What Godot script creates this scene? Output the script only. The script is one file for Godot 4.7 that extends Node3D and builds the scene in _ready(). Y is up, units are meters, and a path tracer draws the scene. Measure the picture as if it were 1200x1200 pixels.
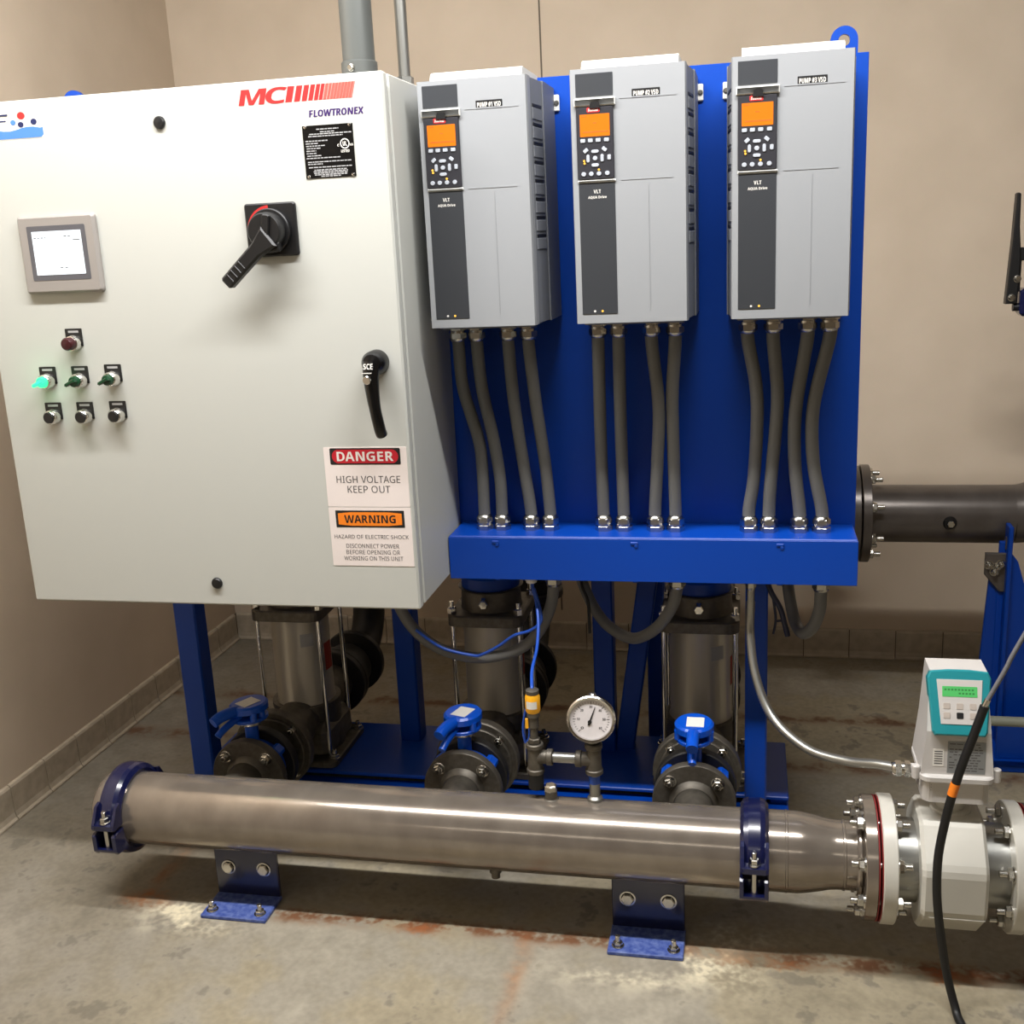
extends Node3D

var M := {}
var org := {}
var used := {}
var fonts := {}


class Mb:
	var v := PackedVector3Array()
	var n := PackedVector3Array()
	var t := PackedVector2Array()
	var ix := PackedInt32Array()

	func tri(a: Vector3, b: Vector3, c: Vector3, o: Vector3) -> void:
		var q := (b - a).cross(c - a)
		if q.length_squared() < 1e-18:
			return
		q = q.normalized()
		var flip := q.dot(o) < 0.0
		if flip:
			q = -q
		var k := v.size()
		v.append_array([a, b, c])
		n.append_array([q, q, q])
		if flip:
			ix.append_array([k, k + 1, k + 2])
		else:
			ix.append_array([k, k + 2, k + 1])

	func quad(a: Vector3, b: Vector3, c: Vector3, d: Vector3, o: Vector3) -> void:
		tri(a, b, c, o)
		tri(a, c, d, o)

	func sm(p: Array, q: Array) -> void:   # four points with four normals
		var k := v.size()
		v.append_array(p)
		n.append_array(q)
		var g: Vector3 = (p[1] - p[0]).cross(p[2] - p[0])
		if g.length_squared() < 1e-20:
			g = (p[2] - p[0]).cross(p[3] - p[0])
		if g.dot(q[0] + q[1] + q[2] + q[3]) > 0.0:
			ix.append_array([k, k + 2, k + 1, k, k + 3, k + 2])
		else:
			ix.append_array([k, k + 1, k + 2, k, k + 2, k + 3])

	func box(c: Vector3, s: Vector3, bev := 0.0, B := Basis()) -> Mb:
		var h := s * 0.5
		bev = minf(bev, minf(h.x, minf(h.y, h.z)) * 0.9)
		var P := func(k: int, sx: float, sy: float, sz: float) -> Vector3:
			var e := h - Vector3(bev, bev, bev)
			e[k] = h[k]
			return c + B * (Vector3(sx, sy, sz) * e)
		for s1 in [-1.0, 1.0]:
			quad(P.call(0, s1, -1, -1), P.call(0, s1, 1, -1), P.call(0, s1, 1, 1), P.call(0, s1, -1, 1), B * Vector3(s1, 0, 0))
			quad(P.call(1, -1, s1, -1), P.call(1, 1, s1, -1), P.call(1, 1, s1, 1), P.call(1, -1, s1, 1), B * Vector3(0, s1, 0))
			quad(P.call(2, -1, -1, s1), P.call(2, 1, -1, s1), P.call(2, 1, 1, s1), P.call(2, -1, 1, s1), B * Vector3(0, 0, s1))
			if bev > 0.0:
				for s2 in [-1.0, 1.0]:
					quad(P.call(0, s1, s2, -1), P.call(0, s1, s2, 1), P.call(1, s1, s2, 1), P.call(1, s1, s2, -1), B * Vector3(s1, s2, 0))
					quad(P.call(0, s1, -1, s2), P.call(0, s1, 1, s2), P.call(2, s1, 1, s2), P.call(2, s1, -1, s2), B * Vector3(s1, 0, s2))
					quad(P.call(1, -1, s1, s2), P.call(1, 1, s1, s2), P.call(2, 1, s1, s2), P.call(2, -1, s1, s2), B * Vector3(0, s1, s2))
					for s3 in [-1.0, 1.0]:
						tri(P.call(0, s1, s2, s3), P.call(1, s1, s2, s3), P.call(2, s1, s2, s3), B * Vector3(s1, s2, s3))
		return self

	# turns the profile (radius, height) about the local y axis; walk it from the bottom centre outward, up, and in again
	func lathe(T: Transform3D, prof: Array, seg := 32) -> Mb:
		var m := prof.size() - 1
		var sn := []
		for i in m:
			var d: Vector2 = prof[i + 1] - prof[i]
			sn.append(Vector2(d.y, -d.x).normalized())
		for i in m:
			var a: Vector2 = prof[i]
			var b: Vector2 = prof[i + 1]
			var na: Vector2 = sn[i]
			var nb: Vector2 = sn[i]
			if i > 0 and sn[i - 1].dot(sn[i]) > 0.75:
				na = (sn[i - 1] + sn[i]).normalized()
			if i < m - 1 and sn[i + 1].dot(sn[i]) > 0.75:
				nb = (sn[i + 1] + sn[i]).normalized()
			for k in seg:
				var c0 := Vector2.from_angle(TAU * k / seg)
				var c1 := Vector2.from_angle(TAU * (k + 1) / seg)
				var pts := [Vector3(c0.x * a.x, a.y, c0.y * a.x), Vector3(c1.x * a.x, a.y, c1.y * a.x), Vector3(c1.x * b.x, b.y, c1.y * b.x), Vector3(c0.x * b.x, b.y, c0.y * b.x)]
				var nn := [Vector3(c0.x * na.x, na.y, c0.y * na.x), Vector3(c1.x * na.x, na.y, c1.y * na.x), Vector3(c1.x * nb.x, nb.y, c1.y * nb.x), Vector3(c0.x * nb.x, nb.y, c0.y * nb.x)]
				for j in 4:
					pts[j] = T * pts[j]
					nn[j] = (T.basis * nn[j]).normalized()
				sm(pts, nn)
		return self

	func cyl(a: Vector3, b: Vector3, r: float, seg := 24, bev := 0.0) -> Mb:
		var L := a.distance_to(b)
		return lathe(aim(a, b - a), [Vector2(0, 0), Vector2(r - bev, 0), Vector2(r, bev), Vector2(r, L - bev), Vector2(r - bev, L), Vector2(0, L)] if bev > 0.0 else [Vector2(0, 0), Vector2(r, 0), Vector2(r, L), Vector2(0, L)], seg)

	func ring(a: Vector3, b: Vector3, r0: float, r1: float, seg := 32, bev := 0.0) -> Mb:
		var L := a.distance_to(b)
		return lathe(aim(a, b - a), [Vector2(r0, 0), Vector2(r1 - bev, 0), Vector2(r1, bev), Vector2(r1, L - bev), Vector2(r1 - bev, L), Vector2(r0, L), Vector2(r0, 0)], seg)

	func tube(pts: Array, r: float, seg := 14, radii := []) -> Mb:
		var m := pts.size()
		var fr := []
		var up := Vector3.UP
		for i in m:
			var d: Vector3 = (pts[mini(i + 1, m - 1)] - pts[maxi(i - 1, 0)]).normalized()
			if i == 0:
				up = Vector3.RIGHT if absf(d.x) < 0.8 else Vector3.UP
			up = (up - d * up.dot(d)).normalized()
			fr.append([d.cross(up), up, d])
		for i in m - 1:
			var ra: float = r if radii.is_empty() else radii[i]
			var rb: float = r if radii.is_empty() else radii[i + 1]
			for k in seg:
				var a0 := TAU * k / seg
				var a1 := TAU * (k + 1) / seg
				var n0: Vector3 = fr[i][0] * cos(a0) + fr[i][1] * sin(a0)
				var n1: Vector3 = fr[i][0] * cos(a1) + fr[i][1] * sin(a1)
				var n2: Vector3 = fr[i + 1][0] * cos(a1) + fr[i + 1][1] * sin(a1)
				var n3: Vector3 = fr[i + 1][0] * cos(a0) + fr[i + 1][1] * sin(a0)
				sm([pts[i] + n0 * ra, pts[i] + n1 * ra, pts[i + 1] + n2 * rb, pts[i + 1] + n3 * rb], [n0, n1, n2, n3])
		for e in [0, m - 1]:
			var o: Vector3 = fr[e][2] * (-1.0 if e == 0 else 1.0)
			var rr: float = r if radii.is_empty() else radii[e]
			for k in seg:
				var a0 := TAU * k / seg
				var a1 := TAU * (k + 1) / seg
				tri(pts[e], pts[e] + (fr[e][0] * cos(a0) + fr[e][1] * sin(a0)) * rr, pts[e] + (fr[e][0] * cos(a1) + fr[e][1] * sin(a1)) * rr, o)
		return self

	# a plane outline (counterclockwise) pushed out along the local z axis from 0 to d, front edge chamfered
	func ext(poly: PackedVector2Array, T: Transform3D, d: float, bev := 0.0, smooth := false) -> Mb:
		if Geometry2D.is_polygon_clockwise(poly):
			poly = poly.duplicate()
			poly.reverse()
		var m := poly.size()
		var inn := PackedVector2Array()
		var vn := []
		for i in m:
			var e0 := (poly[i] - poly[(i + m - 1) % m]).normalized()
			var e1 := (poly[(i + 1) % m] - poly[i]).normalized()
			var n0 := Vector2(e0.y, -e0.x)
			var n1 := Vector2(e1.y, -e1.x)
			var b := (n0 + n1).normalized()
			vn.append(b)
			inn.append(poly[i] - b * bev / maxf(b.dot(n0), 0.4))
		var tr := Geometry2D.triangulate_polygon(inn if bev > 0.0 else poly)
		var trb := Geometry2D.triangulate_polygon(poly)
		var zb := T.basis.z.normalized()
		var F := inn if bev > 0.0 else poly
		for i in range(0, tr.size(), 3):
			tri(T * p3(F[tr[i]], d), T * p3(F[tr[i + 1]], d), T * p3(F[tr[i + 2]], d), zb)
		for i in range(0, trb.size(), 3):
			tri(T * p3(poly[trb[i]], 0), T * p3(poly[trb[i + 1]], 0), T * p3(poly[trb[i + 2]], 0), -zb)
		for i in m:
			var j := (i + 1) % m
			var e := (poly[j] - poly[i]).normalized()
			var o := (T.basis * Vector3(e.y, -e.x, 0)).normalized()
			if smooth:
				var a := (T.basis * p3(vn[i], 0)).normalized()
				var b := (T.basis * p3(vn[j], 0)).normalized()
				sm([T * p3(poly[i], 0), T * p3(poly[j], 0), T * p3(poly[j], d - bev), T * p3(poly[i], d - bev)], [a, b, b, a])
			else:
				quad(T * p3(poly[i], 0), T * p3(poly[j], 0), T * p3(poly[j], d - bev), T * p3(poly[i], d - bev), o)
			if bev > 0.0:
				quad(T * p3(poly[i], d - bev), T * p3(poly[j], d - bev), T * p3(inn[j], d), T * p3(inn[i], d), o + zb)
		return self

	static func p3(p: Vector2, z: float) -> Vector3:
		return Vector3(p.x, p.y, z)

	# the local y axis points along d
	static func aim(at: Vector3, d: Vector3) -> Transform3D:
		var y := d.normalized()
		var x := (Vector3.RIGHT if absf(y.x) < 0.9 else Vector3.UP)
		x = (x - y * x.dot(y)).normalized()
		return Transform3D(Basis(x, y, x.cross(y)), at)

	# the local z axis points along d
	static func face(at: Vector3, d: Vector3, upw := Vector3.UP) -> Transform3D:
		var z := d.normalized()
		var x := upw.cross(z)
		if x.length() < 0.01:
			x = Vector3.RIGHT
		x = x.normalized()
		return Transform3D(Basis(x, z.cross(x), z), at)

	func mesh(o := Vector3.ZERO) -> ArrayMesh:
		var w := v.duplicate()
		for i in w.size():
			w[i] -= o
		var a := []
		a.resize(Mesh.ARRAY_MAX)
		a[Mesh.ARRAY_VERTEX] = w
		a[Mesh.ARRAY_NORMAL] = n
		if t.size() == v.size():
			a[Mesh.ARRAY_TEX_UV] = t
		a[Mesh.ARRAY_INDEX] = ix
		var r := ArrayMesh.new()
		r.add_surface_from_arrays(Mesh.PRIMITIVE_TRIANGLES, a)
		return r


# ---------------------------------------------------------------- naming and placing

func numbered(s: String) -> String:
	used[s] = used.get(s, -1) + 1
	return s if used[s] == 0 else "%s_%03d" % [s, used[s]]


func thing(nm: String, label: String, cat: String, at: Vector3, group := "") -> Node3D:
	var o := Node3D.new()
	o.name = numbered(nm)
	add_child(o)
	o.position = at
	org[o] = at
	tag(o, label, cat, group)
	return o


func tag(o: Node3D, label: String, cat: String, group := "") -> void:
	o.set_meta("label", label)
	o.set_meta("category", cat)
	if group:
		o.set_meta("group", group)


func part(nm: String, mb: Mb, m: Material, parent: Node3D, label := "") -> MeshInstance3D:
	var o := MeshInstance3D.new()
	o.name = nm
	o.mesh = mb.mesh(org[parent])
	o.material_override = m
	parent.add_child(o, true)
	org[o] = org[parent]
	if label:
		o.set_meta("label", label)
	return o


func put(nm: String, me: Mesh, m: Material, parent: Node3D, T: Transform3D) -> MeshInstance3D:
	var o := MeshInstance3D.new()
	o.name = nm
	o.mesh = me
	o.material_override = m
	parent.add_child(o, true)
	o.transform = Transform3D(T.basis, T.origin - org[parent])
	org[o] = org[parent]
	return o


func solo(nm: String, mb: Mb, m: Material, label: String, cat: String, at: Vector3, group := "") -> MeshInstance3D:
	var o := MeshInstance3D.new()
	o.name = numbered(nm)
	o.mesh = mb.mesh(at)
	o.material_override = m
	add_child(o)
	o.position = at
	org[o] = at
	tag(o, label, cat, group)
	return o


func struct(nm: String, mb: Mb, m: Material) -> MeshInstance3D:
	var o := MeshInstance3D.new()
	o.name = nm
	o.mesh = mb.mesh()
	o.material_override = m
	add_child(o)
	org[o] = Vector3.ZERO
	o.set_meta("kind", "structure")
	return o


func dup(r: Node3D, at: Vector3, label: String) -> Node3D:
	var c: Node3D = r.duplicate()
	c.name = numbered(String(r.name))
	add_child(c)
	c.position = at
	org[c] = at
	c.set_meta("label", label)
	return c


# ---------------------------------------------------------------- shapes used often

func smooth(pts: Array, per := 8) -> Array:
	var c := Curve3D.new()
	for i in pts.size():
		var d: Vector3 = (pts[mini(i + 1, pts.size() - 1)] - pts[maxi(i - 1, 0)]) / 6.0
		c.add_point(pts[i], -d, d)
	var r := []
	for i in pts.size() - 1:
		for k in per:
			r.append(c.sample(i, float(k) / per))
	r.append(pts[-1])
	return r


func rrect(w: float, h: float, r: float, k := 5) -> PackedVector2Array:
	var p := PackedVector2Array()
	for c in [[1, 1, 0.0], [-1, 1, PI / 2], [-1, -1, PI], [1, -1, PI * 1.5]]:
		for i in k + 1:
			p.append(Vector2(c[0] * (w / 2 - r), c[1] * (h / 2 - r)) + Vector2.from_angle(c[2] + PI / 2 * i / k) * r)
	return p


func disc(rx: float, ry: float, k := 28) -> PackedVector2Array:
	var p := PackedVector2Array()
	for i in k:
		p.append(Vector2(cos(TAU * i / k) * rx, sin(TAU * i / k) * ry))
	return p


func hexa(r: float) -> PackedVector2Array:
	return disc(r, r, 6)


func font(bold := false, mono := false) -> Font:
	var key := [bold, mono]
	if not fonts.has(key):
		var f := SystemFont.new()
		f.font_names = PackedStringArray(["Droid Sans Mono" if mono else "Droid Sans"])
		f.font_weight = 700 if bold else 400
		fonts[key] = f
	return fonts[key]


# lettering that fills the rectangle w by h about T's origin, in T's xy plane
func text(mb: Mb, s: String, T: Transform3D, w: float, h: float, bold := true, slant := 0.0, depth := 0.0003) -> void:
	var tm := TextMesh.new()
	tm.font = font(bold)
	tm.text = s
	tm.font_size = 32
	tm.pixel_size = 0.01
	tm.depth = 0.01
	tm.curve_step = 3.0
	var a := tm.surface_get_arrays(0)
	var P: PackedVector3Array = a[Mesh.ARRAY_VERTEX]
	var N: PackedVector3Array = a[Mesh.ARRAY_NORMAL]
	var lo := P[0]
	var hi := P[0]
	for p in P:
		lo = lo.min(p)
		hi = hi.max(p)
	var sz := hi - lo
	var k := mb.v.size()
	for i in P.size():
		var q := (P[i] - lo) / sz - Vector3(0.5, 0.5, 0.0)
		mb.v.append(T * Vector3(q.x * w + q.y * h * slant, q.y * h, q.z * depth))
		mb.n.append((T.basis * N[i]).normalized())
	if a[Mesh.ARRAY_INDEX] != null and a[Mesh.ARRAY_INDEX].size():
		for i in a[Mesh.ARRAY_INDEX]:
			mb.ix.append(k + i)
	else:
		for i in P.size():
			mb.ix.append(k + i)


var bolt_cache := {}

# hexagon head on a washer, standing out along local z; with a threaded end when tip > 0
func bolt_mesh(r: float, h: float, tip := 0.0) -> ArrayMesh:
	var key := [r, h, tip]
	if not bolt_cache.has(key):
		var b := Mb.new()
		b.lathe(Mb.aim(Vector3.ZERO, Vector3(0, 0, 1)), [Vector2(0, 0), Vector2(r * 1.25, 0), Vector2(r * 1.25, h * 0.2), Vector2(r * 1.0, h * 0.25)], 18)
		b.ext(hexa(r), Transform3D(Basis(), Vector3(0, 0, h * 0.2)), h * 0.8, r * 0.13)
		if tip > 0.0:
			b.cyl(Vector3(0, 0, h), Vector3(0, 0, h + tip), r * 0.52, 12, r * 0.1)
		bolt_cache[key] = b.mesh()
	return bolt_cache[key]


func bolts(parent: Node3D, c: Vector3, axis: Vector3, bc: float, count: int, phase: float, r: float, h: float, tip := 0.0, nm := "bolt") -> void:
	var F := Mb.face(c, axis)
	for i in count:
		var a := phase + TAU * i / count
		var p := F * Vector3(cos(a) * bc, sin(a) * bc, 0)
		put(nm, bolt_mesh(r, h, tip), M.zinc, parent, Transform3D(F.basis.rotated(axis.normalized(), 0.4 * i), p))


# ---------------------------------------------------------------- materials

func mat(c: Color, rough := 0.5, metal := 0.0, spec := 0.5) -> StandardMaterial3D:
	var m := StandardMaterial3D.new()
	m.albedo_color = c
	m.roughness = rough
	m.metallic = metal
	m.metallic_specular = spec
	return m


func noise_tex(freq: float, oct: int, c0: Color, c1: Color, sd: int, size := 512, kind := FastNoiseLite.TYPE_SIMPLEX_SMOOTH) -> NoiseTexture2D:
	var f := FastNoiseLite.new()
	f.noise_type = kind
	f.frequency = freq
	f.fractal_octaves = oct
	f.seed = sd
	var t := NoiseTexture2D.new()
	t.width = size
	t.height = size
	t.seamless = true
	t.noise = f
	var g := Gradient.new()
	g.set_color(0, c0)
	g.set_color(1, c1)
	t.color_ramp = g
	return t


func tri_tex(m: StandardMaterial3D, t: Texture2D, scale: float) -> StandardMaterial3D:
	m.albedo_texture = t
	m.uv1_triplanar = true
	m.uv1_world_triplanar = true
	m.uv1_scale = Vector3.ONE * scale
	return m


func glow(c: Color, e: float) -> StandardMaterial3D:
	var m := mat(c.darkened(0.5), 0.3)
	m.emission_enabled = true
	m.emission = c
	m.emission_energy_multiplier = e
	return m


func materials() -> void:
	M.cab = mat(Color(0.725, 0.73, 0.705), 0.42)
	M.cab.metallic_specular = 0.4
	M.rubber = mat(Color(0.05, 0.05, 0.05), 0.8)
	M.black = mat(Color(0.055, 0.055, 0.06), 0.45)
	M.blackgloss = mat(Color(0.03, 0.03, 0.035), 0.25)
	M.blue = mat(Color(0.012, 0.24, 0.62), 0.36, 0.0, 0.42)
	M.navy = mat(Color(0.06, 0.08, 0.23), 0.24)
	M.navy.clearcoat_enabled = true
	M.navy.clearcoat = 0.6
	M.navy.clearcoat_roughness = 0.15
	M.wornblue = tri_tex(mat(Color(1, 1, 1), 0.5), noise_tex(0.02, 4, Color(0.16, 0.24, 0.52), Color(0.42, 0.48, 0.68), 5), 5.0)
	M.handle = mat(Color(0.0, 0.3, 0.75), 0.32)
	M.steel = tri_tex(mat(Color(1, 1, 1), 0.17, 0.6), noise_tex(0.015, 4, Color(0.52, 0.48, 0.44), Color(0.6, 0.565, 0.52), 3), 1.5)
	M.sleeve = mat(Color(0.74, 0.72, 0.67), 0.3, 0.5)
	M.cast = tri_tex(mat(Color(1, 1, 1), 0.5, 0.6), noise_tex(0.03, 3, Color(0.33, 0.31, 0.28), Color(0.43, 0.41, 0.37), 4), 3.0)
	M.darkcast = mat(Color(0.16, 0.155, 0.15), 0.5, 0.3)
	M.darkpipe = tri_tex(mat(Color(1, 1, 1), 0.3, 0.45), noise_tex(0.012, 4, Color(0.36, 0.335, 0.315), Color(0.43, 0.405, 0.385), 8), 2.0)
	M.zinc = mat(Color(0.78, 0.77, 0.74), 0.24, 1.0)
	M.chrome = mat(Color(0.86, 0.85, 0.83), 0.16, 1.0)
	M.galv = mat(Color(0.62, 0.62, 0.6), 0.35, 0.9)
	M.greypipe = mat(Color(0.37, 0.38, 0.37), 0.4, 0.4)
	M.hose = mat(Color(0.4, 0.4, 0.39), 0.45)
	M.print = mat(Color(0.18, 0.18, 0.18), 0.6)
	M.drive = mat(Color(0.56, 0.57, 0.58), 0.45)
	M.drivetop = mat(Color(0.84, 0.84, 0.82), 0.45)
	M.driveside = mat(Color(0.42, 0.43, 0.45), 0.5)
	M.drivedark = mat(Color(0.19, 0.2, 0.215), 0.45)
	M.keypad = mat(Color(0.17, 0.17, 0.19), 0.4)
	M.button = mat(Color(0.66, 0.68, 0.71), 0.4)
	M.orange = glow(Color(1.0, 0.5, 0.06), 0.95)
	M.amber = glow(Color(1.0, 0.75, 0.3), 1.4)
	M.screen = glow(Color(0.95, 0.98, 1.0), 1.1)
	M.green_on = glow(Color(0.2, 1.0, 0.6), 1.6)
	M.lcd = glow(Color(0.4, 0.9, 0.48), 0.42)
	M.green_off = mat(Color(0.02, 0.22, 0.12), 0.2)
	M.red_off = mat(Color(0.22, 0.06, 0.08), 0.25)
	M.white = mat(Color(0.87, 0.86, 0.83), 0.45)
	M.whitecoat = mat(Color(0.77, 0.76, 0.72), 0.33)
	M.paper = mat(Color(0.88, 0.84, 0.82), 0.55)
	M.red = mat(Color(0.72, 0.14, 0.14), 0.5)
	M.red2 = mat(Color(0.88, 0.4, 0.36), 0.5)
	M.red3 = mat(Color(0.72, 0.32, 0.28), 0.5)
	M.dangerred = mat(Color(0.72, 0.1, 0.16), 0.5)
	M.warnorange = mat(Color(0.93, 0.5, 0.1), 0.5)
	M.purple = mat(Color(0.19, 0.06, 0.35), 0.5)
	M.ink = mat(Color(0.07, 0.07, 0.07), 0.6)
	M.greyink = mat(Color(0.33, 0.32, 0.32), 0.6)
	M.paleink = mat(Color(0.62, 0.62, 0.62), 0.6)
	M.bezel = mat(Color(0.56, 0.54, 0.52), 0.4)
	M.bezeldark = mat(Color(0.33, 0.33, 0.35), 0.4)
	M.teal = mat(Color(0.12, 0.52, 0.55), 0.35)
	M.headgrey = mat(Color(0.76, 0.745, 0.725), 0.4)
	M.headgrey2 = mat(Color(0.7, 0.66, 0.62), 0.5)
	M.plate = mat(Color(0.55, 0.56, 0.56), 0.4, 0.4)
	M.sky = mat(Color(0.27, 0.48, 0.74), 0.5)
	M.darkink = mat(Color(0.08, 0.13, 0.32), 0.5)
	M.gasket = mat(Color(0.5, 0.09, 0.09), 0.7)
	M.yellow = mat(Color(0.95, 0.68, 0.12), 0.45)
	M.cable = mat(Color(0.06, 0.06, 0.065), 0.5)
	M.bluecable = mat(Color(0.12, 0.3, 0.68), 0.4)
	M.greycable = mat(Color(0.42, 0.42, 0.43), 0.35)
	M.pvc = mat(Color(0.55, 0.56, 0.5), 0.5)
	M.copper = mat(Color(0.55, 0.16, 0.08), 0.6)
	M.dial = mat(Color(0.86, 0.84, 0.84), 0.4)
	M.wall = tri_tex(mat(Color(1, 1, 1), 0.85), noise_tex(0.006, 5, Color(0.8, 0.735, 0.65), Color(0.835, 0.77, 0.685), 11, 1024), 0.5)
	M.wall.metallic_specular = 0.25
	M.ceil = mat(Color(0.55, 0.54, 0.52), 0.9)
	M.tile = tri_tex(mat(Color(1, 1, 1), 0.4), noise_tex(0.02, 4, Color(0.66, 0.61, 0.53), Color(0.76, 0.71, 0.63), 12), 2.0)
	M.grout = mat(Color(0.42, 0.38, 0.33), 0.9)
	M.concrete = tri_tex(mat(Color(1, 1, 1), 0.7), noise_tex(0.01, 5, Color(0.5, 0.47, 0.4), Color(0.6, 0.57, 0.5), 13), 0.5)
	M.lampwhite = mat(Color(0.85, 0.85, 0.83), 0.5)
	M.tubeglow = glow(Color(1.0, 0.95, 0.86), 6.0)


func floor_texture(w: int, h: int, x0: float, z0: float, sx: float, sz: float) -> ImageTexture:
	var fa := FastNoiseLite.new()
	fa.seed = 21
	fa.frequency = 1.6
	fa.fractal_octaves = 5
	var fb := FastNoiseLite.new()
	fb.seed = 22
	fb.frequency = 9.0
	fb.fractal_octaves = 4
	var fc := FastNoiseLite.new()
	fc.seed = 23
	fc.frequency = 45.0
	fc.fractal_octaves = 3
	var im := Image.create(w, h, false, Image.FORMAT_RGB8)
	for j in h:
		var z := z0 + sz * (j + 0.5) / h
		for i in w:
			var x := x0 + sx * (i + 0.5) / w
			var a := fa.get_noise_2d(x, z)
			var b := fb.get_noise_2d(x, z)
			var c := fc.get_noise_2d(x, z)
			var lum := 1.0 + 0.16 * a + 0.12 * b + 0.07 * c
			var col := Color(0.605, 0.565, 0.475).lerp(Color(0.54, 0.515, 0.46), smoothstep(-0.25, 0.3, a + 0.4 * b))
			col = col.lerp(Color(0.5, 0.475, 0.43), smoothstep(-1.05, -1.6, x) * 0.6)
			# dark wet blotches
			col = col.lerp(Color(0.36, 0.34, 0.3), smoothstep(0.22, 0.5, b * 0.7 - a * 0.3 + c * 0.25) * 0.55)
			# the old rust line along the front of the pipe supports
			var line := exp(-pow((z - 0.372 - 0.012 * b) / 0.022, 2.0)) * smoothstep(-1.22, -1.1, x)
			line *= clampf(0.55 + 1.3 * b + 0.9 * c, 0.0, 1.0)
			col = col.lerp(Color(0.36, 0.22, 0.13), clampf(line, 0.0, 0.85))
			var line2 := exp(-pow((z + 0.5 + 0.02 * b) / 0.03, 2.0)) + exp(-pow((z + 0.82 + 0.02 * b) / 0.025, 2.0))
			col = col.lerp(Color(0.33, 0.2, 0.12), clampf(line2 * (0.45 + b + 0.4 * c), 0.0, 0.7))
			# rust spots
			for s in [[-1.485, 0.36, 0.05, 0.026, 0.95], [-1.5, 0.22, 0.02, 0.12, 0.3], [0.33, 0.385, 0.07, 0.02, 0.8], [-0.03, 0.4, 0.1, 0.012, 0.5], [-0.55, 0.5, 0.02, 0.14, 0.3], [-0.8, 0.385, 0.1, 0.016, 0.35]]:
				var q := pow((x - s[0] + 0.02 * b) / s[2], 2.0) + pow((z - s[1] + 0.02 * c) / s[3], 2.0)
				if q < 5.0:
					col = col.lerp(Color(0.6, 0.34, 0.18), clampf(exp(-q) * s[4] * (0.9 + b * 1.6), 0.0, 0.9))
			# pale salt crust round the feet
			for s in [[-1.38, 0.41, 0.08, 0.04, 0.75], [-1.33, 0.47, 0.1, 0.03, 0.55], [-0.1, 0.35, 0.09, 0.05, 0.55], [-0.14, 0.45, 0.1, 0.05, 0.75], [-0.3, 0.52, 0.12, 0.03, 0.4]]:
				var q := pow((x - s[0] + 0.05 * b) / s[2], 2.0) + pow((z - s[1] + 0.04 * a + 0.02 * c) / s[3], 2.0)
				if q < 5.0:
					col = col.lerp(Color(0.8, 0.76, 0.65), clampf(exp(-q) * s[4] * (0.7 + b * 1.5 + c), 0.0, 0.85))
			im.set_pixel(i, j, Color(clampf(col.r * lum, 0, 1), clampf(col.g * lum, 0, 1), clampf(col.b * lum, 0, 1)))
	return ImageTexture.create_from_image(im)


# ---------------------------------------------------------------- the place

const PANEL_TOP := 1.839
const CAB := [-1.664, -0.749, 0.759, 1.826, 0.369]   # left, right, bottom, top, front
const AX := Vector3(0, 0.224, 0.325)                   # the suction header's axis
const PX := [-1.304, -0.747, -0.195]                   # the three pumps


func _ready() -> void:
	var cam := Camera3D.new()
	cam.name = "camera"
	cam.fov = 49.834
	cam.near = 0.05
	cam.far = 60.0
	var fwd := Vector3(-0.21005933, -0.24463816, -0.94658716)
	var up := Vector3(-0.00551122, 0.96846967, -0.24907052)
	cam.transform = Transform3D(Basis(fwd.cross(up), up, -fwd).orthonormalized(), Vector3(-0.0744, 1.5183, 2.4765))
	add_child(cam)
	cam.current = true

	var we := WorldEnvironment.new()
	we.name = "world_environment"
	var env := Environment.new()
	env.background_mode = Environment.BG_COLOR
	env.background_color = Color(0.02, 0.02, 0.02)
	env.tonemap_mode = Environment.TONE_MAPPER_LINEAR
	env.tonemap_exposure = 1.0
	env.sdfgi_enabled = true
	env.ssao_enabled = true
	env.ssil_enabled = true
	we.environment = env
	add_child(we)

	materials()
	ceiling_lights(0.95, [-1.27, -0.03], 2.45, 1.0)
	ceiling_lights(4.7, [-1.47, -0.22, 1.03], 0.1, 0.42)

	room()
	skid_frame()
	control_cabinet()
	wireway()
	drives()
	conduits()
	suction_header()
	pumps()
	valves()
	gauge_assembly()
	flow_meter()
	discharge()
	loose_cables()


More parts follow.
